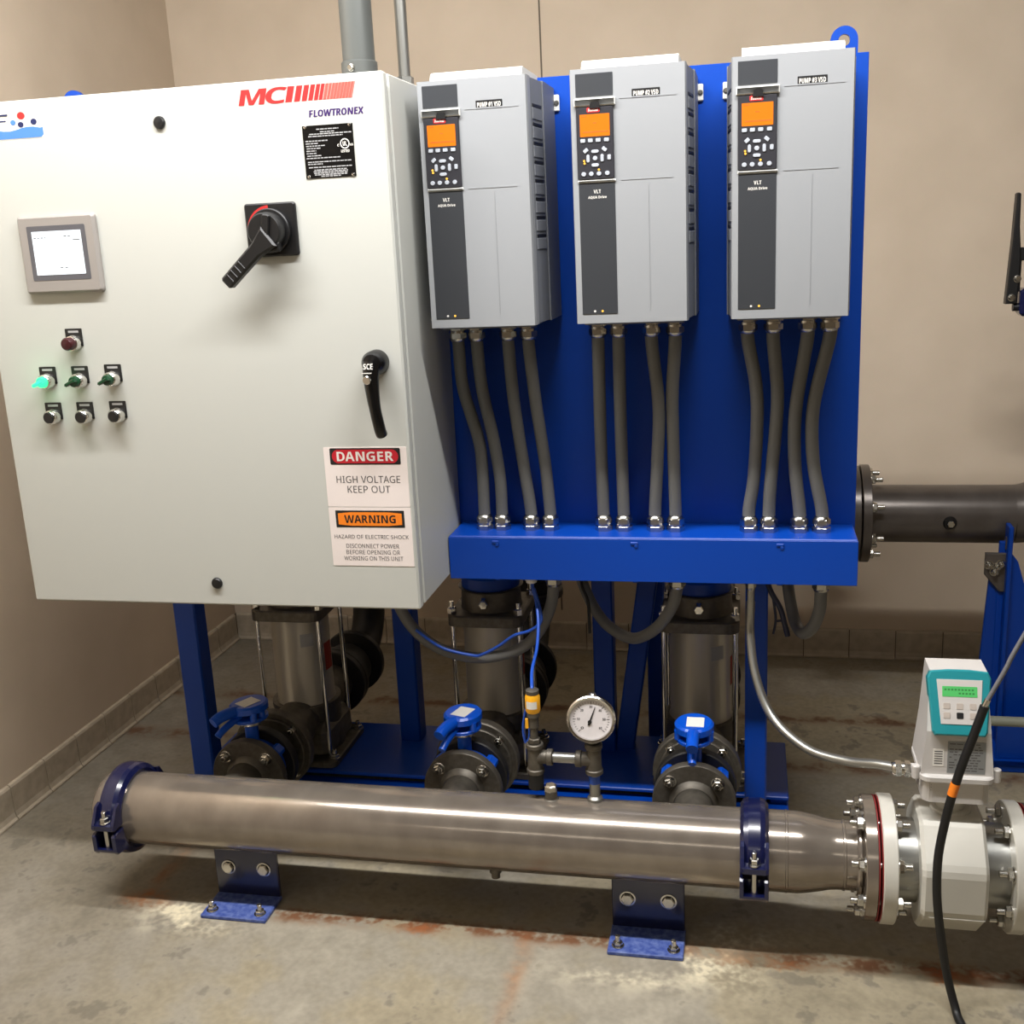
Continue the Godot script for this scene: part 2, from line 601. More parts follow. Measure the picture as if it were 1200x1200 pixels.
func ceiling_lights(z: float, where: Array, energy: float, slim: float) -> void:
	var row := "front row, above the skid" if z < 2.0 else "rear row, behind the camera"
	var k := 0
	for x in where:
		var t := thing("strip_light", "white ceiling strip light, %s in the %s" % [["first", "second", "third"][k], row], "light", Vector3(x, 2.85, z))
		var b := Mb.new()
		b.box(Vector3(x, 2.825, z), Vector3(1.22, 0.05, 0.1), 0.006)
		part("housing", b, M.lampwhite, t)
		b = Mb.new()
		b.ext(rrect(0.09 * slim, 0.06, 0.028 * slim), Transform3D(Basis(Vector3(0, 0, 1), Vector3(0, 1, 0), Vector3(-1, 0, 0)), Vector3(x + 0.6, 2.775, z)), 1.2)
		part("lamp_diffuser", b, M.tubeglow, t)
		for s in [-1, 1]:
			b = Mb.new()
			b.box(Vector3(x + s * 0.606, 2.778, z), Vector3(0.012, 0.066, 0.1), 0.003)
			part("end_cap", b, M.lampwhite, t)
		# the diffuser shines down and to both sides
		for tilt in [0.0, -1.15, 1.15]:
			var l := AreaLight3D.new()
			l.name = "area_light"
			l.area_size = Vector2(1.18, 0.06 * slim)
			l.light_energy = energy * (1.75 if tilt == 0.0 else 0.62)
			l.light_color = Color(1.0, 0.995, 0.995)
			l.shadow_enabled = true
			l.area_range = 14.0
			l.area_attenuation = 2.0
			t.add_child(l, true)
			l.position = Vector3(0, -0.075, 0) + Vector3(0, -cos(tilt) * 0.036, sin(tilt) * 0.051 * (slim * 0.7 + 0.3))
			l.rotation = Vector3(-PI / 2 - tilt, 0, 0)
		k += 1


func slab(nm: String, a: Vector3, b: Vector3, m: Material) -> MeshInstance3D:
	return struct(nm, Mb.new().box((a + b) / 2.0, (b - a).abs()), m)


func room() -> void:
	var L := -2.078
	var R := 4.6
	var B := -1.365
	var F := 8.5
	var H := 2.85
	# floor: the seen part carries the stained concrete
	var fm := mat(Color(1, 1, 1), 0.55)
	fm.metallic_specular = 0.4
	fm.albedo_texture = floor_texture(1300, 950, -2.08, -1.37, 3.2, 2.35)
	var b := Mb.new()
	b.box(Vector3((-2.08 + 1.12) / 2, -0.06, -0.195), Vector3(3.2, 0.12, 2.35))
	b.t.resize(b.v.size())
	for i in b.v.size():
		b.t[i] = Vector2((b.v[i].x + 2.08) / 3.2, (b.v[i].z + 1.37) / 2.35)
	var fl := struct("floor", b, fm)
	b = Mb.new()
	b.box(Vector3((1.12 + R + 0.2) / 2, -0.06, -0.195), Vector3(R + 0.2 - 1.12, 0.12, 2.35))
	b.box(Vector3((L + R) / 2, -0.06, (0.98 + F + 0.2) / 2), Vector3(R - L + 0.4, 0.12, F + 0.2 - 0.98))
	part("concrete_slab", b, M.concrete, fl)
	slab("ceiling", Vector3(L - 0.2, H, B - 0.2), Vector3(R + 0.2, H + 0.15, F + 0.2), M.ceil)
	var wb := slab("wall_back", Vector3(L - 0.2, -0.1, B - 0.2), Vector3(R + 0.2, H, B), M.wall)
	part("control_joint", Mb.new().box(Vector3(-0.754, 1.5, B + 0.0005), Vector3(0.005, 2.7, 0.003)), M.grout, wb)
	slab("wall_left", Vector3(L - 0.2, -0.1, B - 0.2), Vector3(L, H, F + 0.2), M.wall)
	slab("wall_right", Vector3(R, -0.1, B - 0.2), Vector3(R + 0.2, H, F + 0.2), M.wall)
	slab("wall_front", Vector3(L - 0.2, -0.1, F), Vector3(R + 0.2, H, F + 0.2), M.wall)
	# tile base along the two walls in view
	var prof := PackedVector2Array([Vector2(0, 0.001), Vector2(0.022, 0.001), Vector2(0.0215, 0.006), Vector2(0.016, 0.012), Vector2(0.0125, 0.026), Vector2(0.0115, 0.098), Vector2(0.0085, 0.104), Vector2(0.003, 0.106), Vector2(0, 0.106)])
	var bb := Mb.new()
	bb.box(Vector3((L + R) / 2, 0.051, B + 0.004), Vector3(R - L, 0.102, 0.008))
	var base := struct("baseboard_back", bb, M.grout)
	var tile := Mb.new().ext(prof, Transform3D(Basis(Vector3(0, 0, 1), Vector3(0, 1, 0), Vector3(-1, 0, 0)), Vector3(0.0765, 0, 0)), 0.153).mesh()
	var x := 0.008
	for k in 24:
		var cx := L + 0.085 + k * 0.1565
		if cx < R - 0.08:
			put("tile", tile, M.tile, base, Transform3D(Basis(), Vector3(cx, 0, B)))
	bb = Mb.new()
	bb.box(Vector3(L + 0.004, 0.051, (B + 2.2) / 2), Vector3(0.008, 0.102, 2.2 - B))
	base = struct("baseboard_left", bb, M.grout)
	for k in 22:
		put("tile", tile, M.tile, base, Transform3D(Basis(Vector3.UP, PI / 2), Vector3(L, 0, B + 0.1 + k * 0.1565)))


func skid_frame() -> void:
	var t := thing("skid_frame", "blue painted steel skid with a tall back panel carrying the drives and cabinet", "frame", Vector3(-0.77, 0, -0.25))
	var b := Mb.new()
	b.box(Vector3(-0.762, (PANEL_TOP + 0.74) / 2, -0.003), Vector3(1.839, PANEL_TOP - 0.74, 0.006), 0.001)
	for x in [-1.678, 0.154]:
		b.box(Vector3(x, (PANEL_TOP + 0.74) / 2, -0.024), Vector3(0.007, PANEL_TOP - 0.74, 0.042))
	b.box(Vector3(-0.762, PANEL_TOP - 0.0035, -0.024), Vector3(1.839, 0.007, 0.042))
	part("back_panel", b, M.blue, t)
	for x in [-1.632, 0.109]:
		# plate with a rounded top and a round hole: two halves that meet on the centre line
		b = Mb.new()
		for h in [-1.0, 1.0]:
			var q := PackedVector2Array()
			q.append(Vector2(0, -0.06))
			q.append(Vector2(h * 0.027, -0.06))
			for k in 9:
				q.append(Vector2(h * cos(PI * k / 16) * 0.027, sin(PI * k / 16) * 0.027 + 0.028))
			for k in 11:
				q.append(Vector2(h * sin(PI * k / 10) * 0.0115, cos(PI * k / 10) * 0.0115 + 0.028))
			b.ext(q, Transform3D(Basis(), Vector3(x, PANEL_TOP - 0.0015, -0.018)), 0.012)
		part("lifting_eye", b, M.blue, t)
	# legs
	for p in [[-1.535, -0.07, 0.062, 0.74], [-0.055, -0.07, 0.052, 0.74], [-1.027, -0.35, 0.06, 1.2], [-0.46, -0.35, 0.055, 1.2], [-0.335, -0.56, 0.05, 1.2]]:
		b = Mb.new()
		var foot: float = 0.0 if p[1] < -0.5 else 0.1
		b.box(Vector3(p[0], (foot + 0.1 + p[3]) / 2, p[1]), Vector3(p[2], p[3] + 0.1 - foot, 0.06), 0.004)
		part("leg", b, M.blue, t)
	b = Mb.new()
	b.box(Vector3(-0.355, 0.49, -0.36), Vector3(0.052, 0.79, 0.05), 0.004, Basis(Vector3(0, 0, 1), -0.144))
	part("brace", b, M.blue, t)
	b = Mb.new()
	b.box(Vector3(-0.77, 1.28, -0.2), Vector3(1.6, 0.05, 0.05), 0.004)
	b.box(Vector3(-1.027, 1.22, -0.2), Vector3(0.05, 0.05, 0.36), 0.004)
	b.box(Vector3(-0.46, 1.22, -0.2), Vector3(0.05, 0.05, 0.36), 0.004)
	part("cross_member", b, M.blue, t)
	b = Mb.new()
	b.box(Vector3(-0.772, 0.105, -0.27), Vector3(1.6, 0.01, 0.31), 0.002)
	part("deck_plate", b, M.blue, t)
	b = Mb.new()
	b.box(Vector3(-0.772, 0.042, -0.112), Vector3(1.6, 0.083, 0.05), 0.004)
	b.box(Vector3(-0.772, 0.076, -0.082), Vector3(1.6, 0.008, 0.03), 0.002)
	part("base_rail", b, M.blue, t)
	b = Mb.new()
	b.box(Vector3(-0.772, 0.05, -0.41), Vector3(1.6, 0.1, 0.04), 0.004)
	part("base_rail", b, M.blue, t)
	for x in [-1.55, 0.005]:
		b = Mb.new()
		b.box(Vector3(x, 0.05, -0.26), Vector3(0.045, 0.1, 0.26), 0.004)
		part("base_rail", b, M.blue, t)


func flat(T: Transform3D, poly: PackedVector2Array, d: float, bev := 0.0) -> Mb:
	return Mb.new().ext(poly, T, d, bev)


func at(x: float, y: float, z: float) -> Transform3D:
	return Transform3D(Basis(), Vector3(x, y, z))


func control_cabinet() -> void:
	var x0: float = CAB[0]
	var x1: float = CAB[1]
	var y0: float = CAB[2]
	var y1: float = CAB[3]
	var z: float = CAB[4]
	var cx := (x0 + x1) / 2
	var cy := (y0 + y1) / 2
	var w := x1 - x0
	var h := y1 - y0
	var t := thing("control_cabinet", "large cream steel control cabinet with switches, signs and a touch screen on its door", "cabinet", Vector3(cx, y0, 0.18))
	var b := Mb.new()
	b.box(Vector3(cx, cy, 0.167), Vector3(w - 0.002, h - 0.002, 0.328), 0.003)
	part("body", b, M.cab, t)
	part("door_gasket", Mb.new().box(Vector3(cx, cy, 0.338), Vector3(w - 0.03, h - 0.03, 0.016)), M.rubber, t)
	var door := part("door", Mb.new().box(Vector3(cx, cy, z - 0.0125), Vector3(w, h, 0.025), 0.004), M.cab, t)
	# round black hole plugs
	for p in [Vector2(-1.215, 1.763), Vector2(-1.208, 0.81)]:
		b = Mb.new()
		b.lathe(Mb.aim(Vector3(p.x, p.y, z), Vector3(0, 0, 1)), [Vector2(0, 0), Vector2(0.0125, 0), Vector2(0.0125, 0.003), Vector2(0.010, 0.006), Vector2(0, 0.007)], 24)
		part("hole_plug", b, M.black, t)
	# touch screen
	var hm := part("touch_screen", flat(at(-1.47, 1.521, z), rrect(0.178, 0.158, 0.008), 0.012, 0.005), M.bezel, t)
	part("inner_bezel", flat(at(-1.47, 1.524, z + 0.011), rrect(0.134, 0.11, 0.003), 0.0015), M.bezeldark, hm)
	part("display_screen", flat(at(-1.47, 1.524, z + 0.0122), rrect(0.113, 0.088, 0.001), 0.0008), M.screen, hm)
	b = Mb.new()
	for s in [[-0.05, 0.031, 0.005], [-0.042, 0.031, 0.004], [-0.034, 0.031, 0.005], [-0.027, 0.031, 0.003], [0.02, 0.033, 0.006], [0.029, 0.033, 0.006], [0.045, 0.025, 0.016], [0.003, -0.03, 0.006], [0.014, -0.03, 0.006]]:
		b.box(Vector3(-1.47 + s[0], 1.524 + s[1], z + 0.0131), Vector3(s[2], 0.0018, 0.0003))
	part("screen_reading", b, M.greyink, hm)
	# pilot light, selectors, push buttons
	for k in 7:
		var p: Vector2 = [Vector2(-1.47, 1.338), Vector2(-1.545, 1.259), Vector2(-1.468, 1.259), Vector2(-1.39, 1.261), Vector2(-1.544, 1.182), Vector2(-1.468, 1.182), Vector2(-1.39, 1.183)][k]
		var nm: String = ["pilot_light", "selector_switch", "selector_switch", "selector_switch", "push_button", "push_button", "push_button"][k]
		b = Mb.new()
		b.lathe(Mb.aim(Vector3(p.x, p.y, z), Vector3(0, 0, 1)), [Vector2(0, 0), Vector2(0.0168, 0), Vector2(0.0168, 0.01), Vector2(0.0158, 0.013), Vector2(0.0152, 0.02 if k else 0.016), Vector2(0.0128, 0.0225 if k else 0.017), Vector2(0.0, 0.0205 if k else 0.017)], 24)
		var c := part(nm, b, M.chrome, t, ["dark red pilot light", "lit green selector switch", "green selector switch", "green selector switch", "black push button", "black push button", "black push button"][k])
		part("legend_plate", flat(at(p.x, p.y + 0.0115, z), rrect(0.039, 0.037, 0.002), 0.0016), M.black, c)
		b = Mb.new()
		b.box(Vector3(p.x, p.y + 0.0235, z + 0.0018), Vector3(0.024, 0.0045, 0.0004))
		part("legend_text", b, M.paleink, c)
		b = Mb.new()
		if k == 0:
			b.lathe(Mb.aim(Vector3(p.x, p.y, z + 0.015), Vector3(0, 0, 1)), [Vector2(0, 0), Vector2(0.0135, 0), Vector2(0.0135, 0.016), Vector2(0.011, 0.0195), Vector2(0, 0.021)], 20)
			part("lamp_lens", b, M.red_off, c)
		elif k < 4:
			b.lathe(Mb.aim(Vector3(p.x, p.y, z + 0.018), Vector3(0, 0, 1)), [Vector2(0, 0), Vector2(0.0115, 0), Vector2(0.0115, 0.012), Vector2(0.0098, 0.0145), Vector2(0, 0.015)], 20)
			b.ext(PackedVector2Array([Vector2(0.0105, -0.004), Vector2(0.0105, 0.004), Vector2(-0.014, 0.0036), Vector2(-0.017, 0), Vector2(-0.014, -0.0036)]), Transform3D(Basis(Vector3(0, 0, 1), 0.45), Vector3(p.x, p.y, z + 0.03)), 0.013, 0.002)
			part("lamp_knob" if k == 1 else "knob", b, M.green_on if k == 1 else M.green_off, c)
			if k == 1:
				var o := OmniLight3D.new()
				o.name = "pilot_glow"
				o.light_color = Color(0.12, 1.0, 0.62)
				o.light_energy = 0.0012
				o.light_size = 0.008
				o.omni_range = 10.0
				o.omni_attenuation = 2.0
				o.shadow_enabled = true
				c.add_child(o)
				o.position = Vector3(p.x, p.y, z + 0.052) - org[t]
		else:
			b.lathe(Mb.aim(Vector3(p.x, p.y, z + 0.015), Vector3(0, 0, 1)), [Vector2(0, 0), Vector2(0.0122, 0), Vector2(0.0122, 0.009), Vector2(0.011, 0.0105), Vector2(0, 0.0105)], 20)
			part("button_cap", b, M.black, c)
	# main disconnect switch
	var sw := part("disconnect_switch", flat(at(-0.999, 1.548, z), rrect(0.107, 0.103, 0.006), 0.008, 0.003), M.black, t)
	b = Mb.new()
	var arc := PackedVector2Array()
	for k in 13:
		arc.append(Vector2.from_angle(PI / 2 + 0.05 + 1.35 * k / 12) * 0.05)
	for k in 13:
		arc.append(Vector2.from_angle(PI / 2 + 0.05 + 1.35 * (12 - k) / 12) * 0.042)
	b.ext(arc, at(-0.999, 1.545, z + 0.0075), 0.0012)
	part("red_arc", b, M.red, sw)
	b = Mb.new()
	b.lathe(Mb.aim(Vector3(-0.999, 1.546, z + 0.006), Vector3(0, 0, 1)), [Vector2(0, 0), Vector2(0.043, 0), Vector2(0.043, 0.012), Vector2(0.041, 0.014), Vector2(0.036, 0.014), Vector2(0.035, 0.035), Vector2(0.032, 0.039), Vector2(0, 0.039)], 36)
	b.ext(rrect(0.016, 0.05, 0.004), Transform3D(Basis(Vector3(0, 0, 1), -0.15), Vector3(-0.994, 1.552, z + 0.044)), 0.006, 0.002)
	b.ext(rrect(0.058, 0.02, 0.004), at(-1.0, 1.515, z + 0.03), 0.012, 0.003)
	part("rotary_knob", b, M.black, sw)
	b = Mb.new()
	b.ext(PackedVector2Array([Vector2(0.004, 0.022), Vector2(-0.035, 0.014), Vector2(-0.128, 0.0135), Vector2(-0.132, 0.01), Vector2(-0.132, -0.01), Vector2(-0.128, -0.0135), Vector2(-0.04, -0.0145), Vector2(0.0, -0.026)]), Transform3D(Basis(Vector3(0, 0, 1), 0.735), Vector3(-0.99, 1.536, z + 0.034)), 0.019, 0.004)
	for k in 4:
		b.box(Vector3(-0.99, 1.536, z + 0.0535) + Basis(Vector3(0, 0, 1), 0.735) * Vector3(-0.115 + 0.012 * k, 0, 0), Vector3(0.004, 0.02, 0.002), 0.0008, Basis(Vector3(0, 0, 1), 0.735))
	part("handle", b, M.black, sw)
	# latch handle with lock
	var lh := Mb.new()
	lh.lathe(Mb.aim(Vector3(-0.803, 1.282, z), Vector3(0, 0, 1)), [Vector2(0, 0), Vector2(0.0255, 0), Vector2(0.0245, 0.026), Vector2(0.019, 0.036), Vector2(0, 0.04)], 28)
	var hd := part("latch_handle", lh, M.blackgloss, t)
	var g := Mb.new()
	var hp := smooth([Vector3(-0.803, 1.284, z + 0.03), Vector3(-0.806, 1.255, z + 0.036), Vector3(-0.803, 1.2, z + 0.037), Vector3(-0.798, 1.155, z + 0.032), Vector3(-0.797, 1.139, z + 0.024)], 6)
	var rr := []
	for i in hp.size():
		var f := float(i) / (hp.size() - 1)
		rr.append(lerpf(0.0195, 0.0118, minf(1.0, f * 1.9)))
	g.tube(hp, 0.014, 16, rr)
	part("grip", g, M.blackgloss, hd)
	part("lock", Mb.new().cyl(Vector3(-0.808, 1.253, z + 0.05), Vector3(-0.809, 1.2525, z + 0.0575), 0.0085, 20, 0.001), M.chrome, hd)
	g = Mb.new()
	text(g, "SCE", Transform3D(Basis(Vector3(1, 0, 0), -0.15), Vector3(-0.805, 1.279, z + 0.0505)), 0.019, 0.011, true, 0.0, 0.0025)
	part("lettering", g, M.white, hd)
	part("white_line", Mb.new().box(Vector3(-0.808, 1.2665, z + 0.055), Vector3(0.02, 0.0012, 0.002)), M.white, hd)
	# maker's logo
	b = Mb.new()
	for d in [0.0, 0.0012]:
		text(b, "M", at(-1.0145 + d, 1.7965, z + d * 0.2), 0.052, 0.0285, true, 0.28)
		text(b, "C", at(-0.9665 + d, 1.7965, z + d * 0.2), 0.041, 0.0295, true, 0.28)
	var xs := -0.944
	var lg := part("door_logo", b, M.red, t)
	var mids := Mb.new()
	var ends := Mb.new()
	var bw := 0.0135
	var gap := 0.0045
	for k in 15:
		var para := PackedVector2Array([Vector2(-0.004, -0.0142), Vector2(bw - 0.004, -0.0142), Vector2(bw + 0.004, 0.0142), Vector2(0.004, 0.0142)])
		(b if false else (mids if k < 6 else ends)).ext(para, at(xs, 1.7965, z), 0.0004)
		xs += bw + gap
		bw = maxf(bw * 0.88, 0.0055)
		gap = maxf(gap * 0.8, 0.0007)
	ends.ext(PackedVector2Array([Vector2(-0.004, -0.0142), Vector2(-0.8125 - xs, -0.0142), Vector2(-0.8045 - xs, 0.0142), Vector2(0.004, 0.0142)]), at(xs, 1.7965, z), 0.0004)
	part("logo_bars", mids, M.red, lg)
	part("logo_bars", ends, M.red3, lg)
	b = Mb.new()
	for d in [0.0, 0.0007]:
		text(b, "FLOWTRONEX", at(-0.847 + d, 1.7585, z + d * 0.3), 0.109, 0.0125, true, 0.12)
	part("lettering", b, M.purple, lg)
	# the second logo, cut by the picture's edge
	b = flat(at(-1.545, 1.772, z), rrect(0.15, 0.04, 0.006), 0.0004)
	lg = part("round_dot_logo", b, M.white, t)
	var wave := PackedVector2Array([Vector2(-0.075, -0.019), Vector2(0.066, -0.019), Vector2(0.072, -0.014), Vector2(0.072, 0.0)])
	for k in 11:
		wave.append(Vector2(0.066 - 0.0141 * k, 0.0035 * sin(k * 0.9) - 0.001))
	part("blue_wave", flat(at(-1.545, 1.772, z + 0.0004), wave, 0.0003), M.sky, lg)
	for s in [[-1.519, 1.796, 0.0085, 0], [-1.492, 1.783, 0.007, 1], [-1.522, 1.779, 0.0065, 1], [-1.539, 1.784, 0.006, 2]]:
		part("dot", flat(at(s[0], s[1], z + 0.0006), disc(s[2], s[2] * 0.85), 0.0003), [M.red, M.darkink, M.sky][s[3]], lg)
	b = Mb.new()
	b.box(Vector3(-1.58, 1.799, z + 0.0006), Vector3(0.06, 0.003, 0.0004))
	b.box(Vector3(-1.585, 1.7875, z + 0.0006), Vector3(0.06, 0.003, 0.0004))
	part("lettering", b, M.darkink, lg)
	# rating plate
	var np := part("rating_plate", flat(at(-0.867, 1.6885, z), rrect(0.102, 0.097, 0.001), 0.0012), M.blackgloss, t)
	b = Mb.new()
	var rng := RandomNumberGenerator.new()
	rng.seed = 5
	for r in [[0.0, 0.041, 0.045], [0.0, 0.036, 0.03], [0.005, 0.0325, 0.085], [-0.005, 0.0285, 0.07], [-0.024, 0.02, 0.045], [-0.034, 0.0155, 0.025], [-0.026, 0.011, 0.04], [-0.03, 0.0065, 0.03], [-0.036, 0.002, 0.02], [-0.036, -0.0025, 0.02], [-0.03, -0.007, 0.03], [-0.012, -0.0115, 0.07], [0.0, -0.0185, 0.09], [-0.03, -0.0225, 0.03], [0.0, -0.0285, 0.088], [0.0, -0.0335, 0.066], [0.0, -0.0365, 0.07], [0.0, -0.0395, 0.068], [0.0, -0.0425, 0.066], [0.0, -0.0455, 0.04]]:
		var px: float = r[0] - r[2] / 2
		while px < r[0] + r[2] / 2 - 0.001:
			var lw := minf(rng.randf_range(0.003, 0.009), r[0] + r[2] / 2 - px)
			b.box(Vector3(-0.867 + px + lw / 2, 1.6885 + r[1], z + 0.0013), Vector3(lw, 0.0019, 0.0003))
			px += lw + 0.0014
	part("plate_text", b, M.paleink, np)
	b = Mb.new()
	b.ring(Vector3(-0.834, 1.7005, z + 0.001), Vector3(-0.834, 1.7005, z + 0.0015), 0.0075, 0.0095, 24)
	text(b, "UL", at(-0.834, 1.7005, z + 0.0012), 0.008, 0.008)
	text(b, "US", at(-0.8205, 1.698, z + 0.0012), 0.006, 0.004)
	text(b, "C", at(-0.8475, 1.698, z + 0.0012), 0.004, 0.0045)
	text(b, "LISTED", at(-0.834, 1.687, z + 0.0012), 0.017, 0.005)
	part("listing_mark", b, M.white, np)
	for s in [[-0.912, 1.734], [-0.822, 1.734], [-0.912, 1.643], [-0.822, 1.643]]:
		part("rivet", Mb.new().lathe(Mb.aim(Vector3(s[0], s[1], z + 0.001), Vector3(0, 0, 1)), [Vector2(0, 0), Vector2(0.0035, 0), Vector2(0.0028, 0.0015), Vector2(0, 0.0022)], 12), M.chrome, np)
	# warning signs
	var cxs := -0.845
	var ds := part("danger_sign", flat(at(cxs, 1.0465, z), rrect(0.179, 0.126, 0.002), 0.0008), M.paper, t)
	part("black_header", flat(at(cxs, 1.09, z + 0.0008), rrect(0.152, 0.0345, 0.003), 0.0003), M.ink, ds)
	var ov := rrect(0.143, 0.0285, 0.014, 8)
	part("red_oval", flat(at(cxs, 1.09, z + 0.0011), ov, 0.0003), M.dangerred, ds)
	b = Mb.new()
	text(b, "DANGER", at(cxs, 1.09, z + 0.0014), 0.122, 0.0195)
	part("header_text", b, M.white, ds)
	b = Mb.new()
	text(b, "HIGH VOLTAGE", at(cxs + 0.003, 1.0415, z + 0.0008), 0.138, 0.0145, false)
	text(b, "KEEP OUT", at(cxs + 0.003, 1.0205, z + 0.0008), 0.093, 0.0145, false)
	part("lettering", b, M.greyink, ds)
	var ws := part("warning_sign", flat(at(cxs, 0.9185, z), rrect(0.179, 0.127, 0.002), 0.0008), M.paper, t)
	part("black_header", flat(at(cxs, 0.957, z + 0.0008), rrect(0.15, 0.0365, 0.001), 0.0003), M.ink, ws)
	var hx := PackedVector2Array([Vector2(-0.0695, -0.012), Vector2(-0.04, -0.0145), Vector2(0.04, -0.0145), Vector2(0.0695, -0.012), Vector2(0.0695, 0.012), Vector2(0.04, 0.0145), Vector2(-0.04, 0.0145), Vector2(-0.0695, 0.012)])
	part("orange_panel", flat(at(cxs, 0.957, z + 0.0011), hx, 0.0003), M.warnorange, ws)
	b = Mb.new()
	text(b, "WARNING", at(cxs, 0.957, z + 0.0014), 0.112, 0.0165)
	part("header_text", b, M.ink, ws)
	b = Mb.new()
	text(b, "HAZARD OF ELECTRIC SHOCK", at(cxs, 0.9185, z + 0.0008), 0.163, 0.0082, false)
	text(b, "DISCONNECT POWER", at(cxs + 0.001, 0.8985, z + 0.0008), 0.116, 0.0088, false)
	text(b, "BEFORE OPENING OR", at(cxs + 0.001, 0.885, z + 0.0008), 0.118, 0.0088, false)
	text(b, "WORKING ON THIS UNIT", at(cxs + 0.001, 0.8715, z + 0.0008), 0.13, 0.0088, false)
	part("lettering", b, M.greyink, ws)
	# conduits rising from the cabinet's roof
	var c := thing("power_conduit", "thick grey conduit rising from the cabinet roof to the ceiling", "conduit", Vector3(-0.868, y1, 0.15))
	part("pipe", Mb.new().cyl(Vector3(-0.868, y1 + 0.02, 0.15), Vector3(-0.868, 2.85, 0.15), 0.0335, 28), M.greypipe, c)
	b = Mb.new()
	b.ring(Vector3(-0.868, y1, 0.15), Vector3(-0.868, y1 + 0.052, 0.15), 0.02, 0.0375, 28, 0.003)
	var col := part("collar", b, M.greypipe, c)
	for yy in [0.014, 0.036]:
		put("screw", bolt_mesh(0.006, 0.008), M.zinc, col, Mb.face(Vector3(-0.873, y1 + yy, 0.187), Vector3(-0.15, 0, 1)))
	c = thing("steel_tube", "thin bright steel tube rising beside the thick conduit above the cabinet", "tube", Vector3(-0.79, y1, 0.1))
	part("pipe", Mb.new().cyl(Vector3(-0.787, y1 + 0.01, 0.1), Vector3(-0.787, 2.85, 0.1), 0.0125, 20), M.galv, c)
	part("fitting", Mb.new().ext(hexa(0.0195), Mb.face(Vector3(-0.787, y1, 0.1), Vector3.UP, Vector3.RIGHT), 0.022, 0.002), M.galv, c)


func wireway() -> void:
	var t := thing("wireway", "long bright blue cable trough below the three drives", "cable trough", Vector3(-0.297, 0.7535, 0.065))
	var b := Mb.new()
	b.box(Vector3(-0.297, 0.804, 0.0645), Vector3(0.899, 0.101, 0.1285), 0.002)
	part("trough_body", b, M.blue, t)
	b = Mb.new()
	b.box(Vector3(-0.297, 0.802, 0.1297), Vector3(0.901, 0.099, 0.002), 0.0008)
	part("cover", b, M.blue, t)
	for x in [-0.637, -0.322, -0.008]:
		b = Mb.new()
		b.box(Vector3(x, 0.842, 0.132), Vector3(0.016, 0.006, 0.003), 0.001)
		part("clip", b, M.blue, t)
		put("screw", bolt_mesh(0.0038, 0.003), M.blue, t, at(x + 0.004, 0.836, 0.1305))
		b = Mb.new()
		b.box(Vector3(x, 0.752, 0.118), Vector3(0.012, 0.01, 0.008), 0.001)
		part("clip", b, M.blue, t)


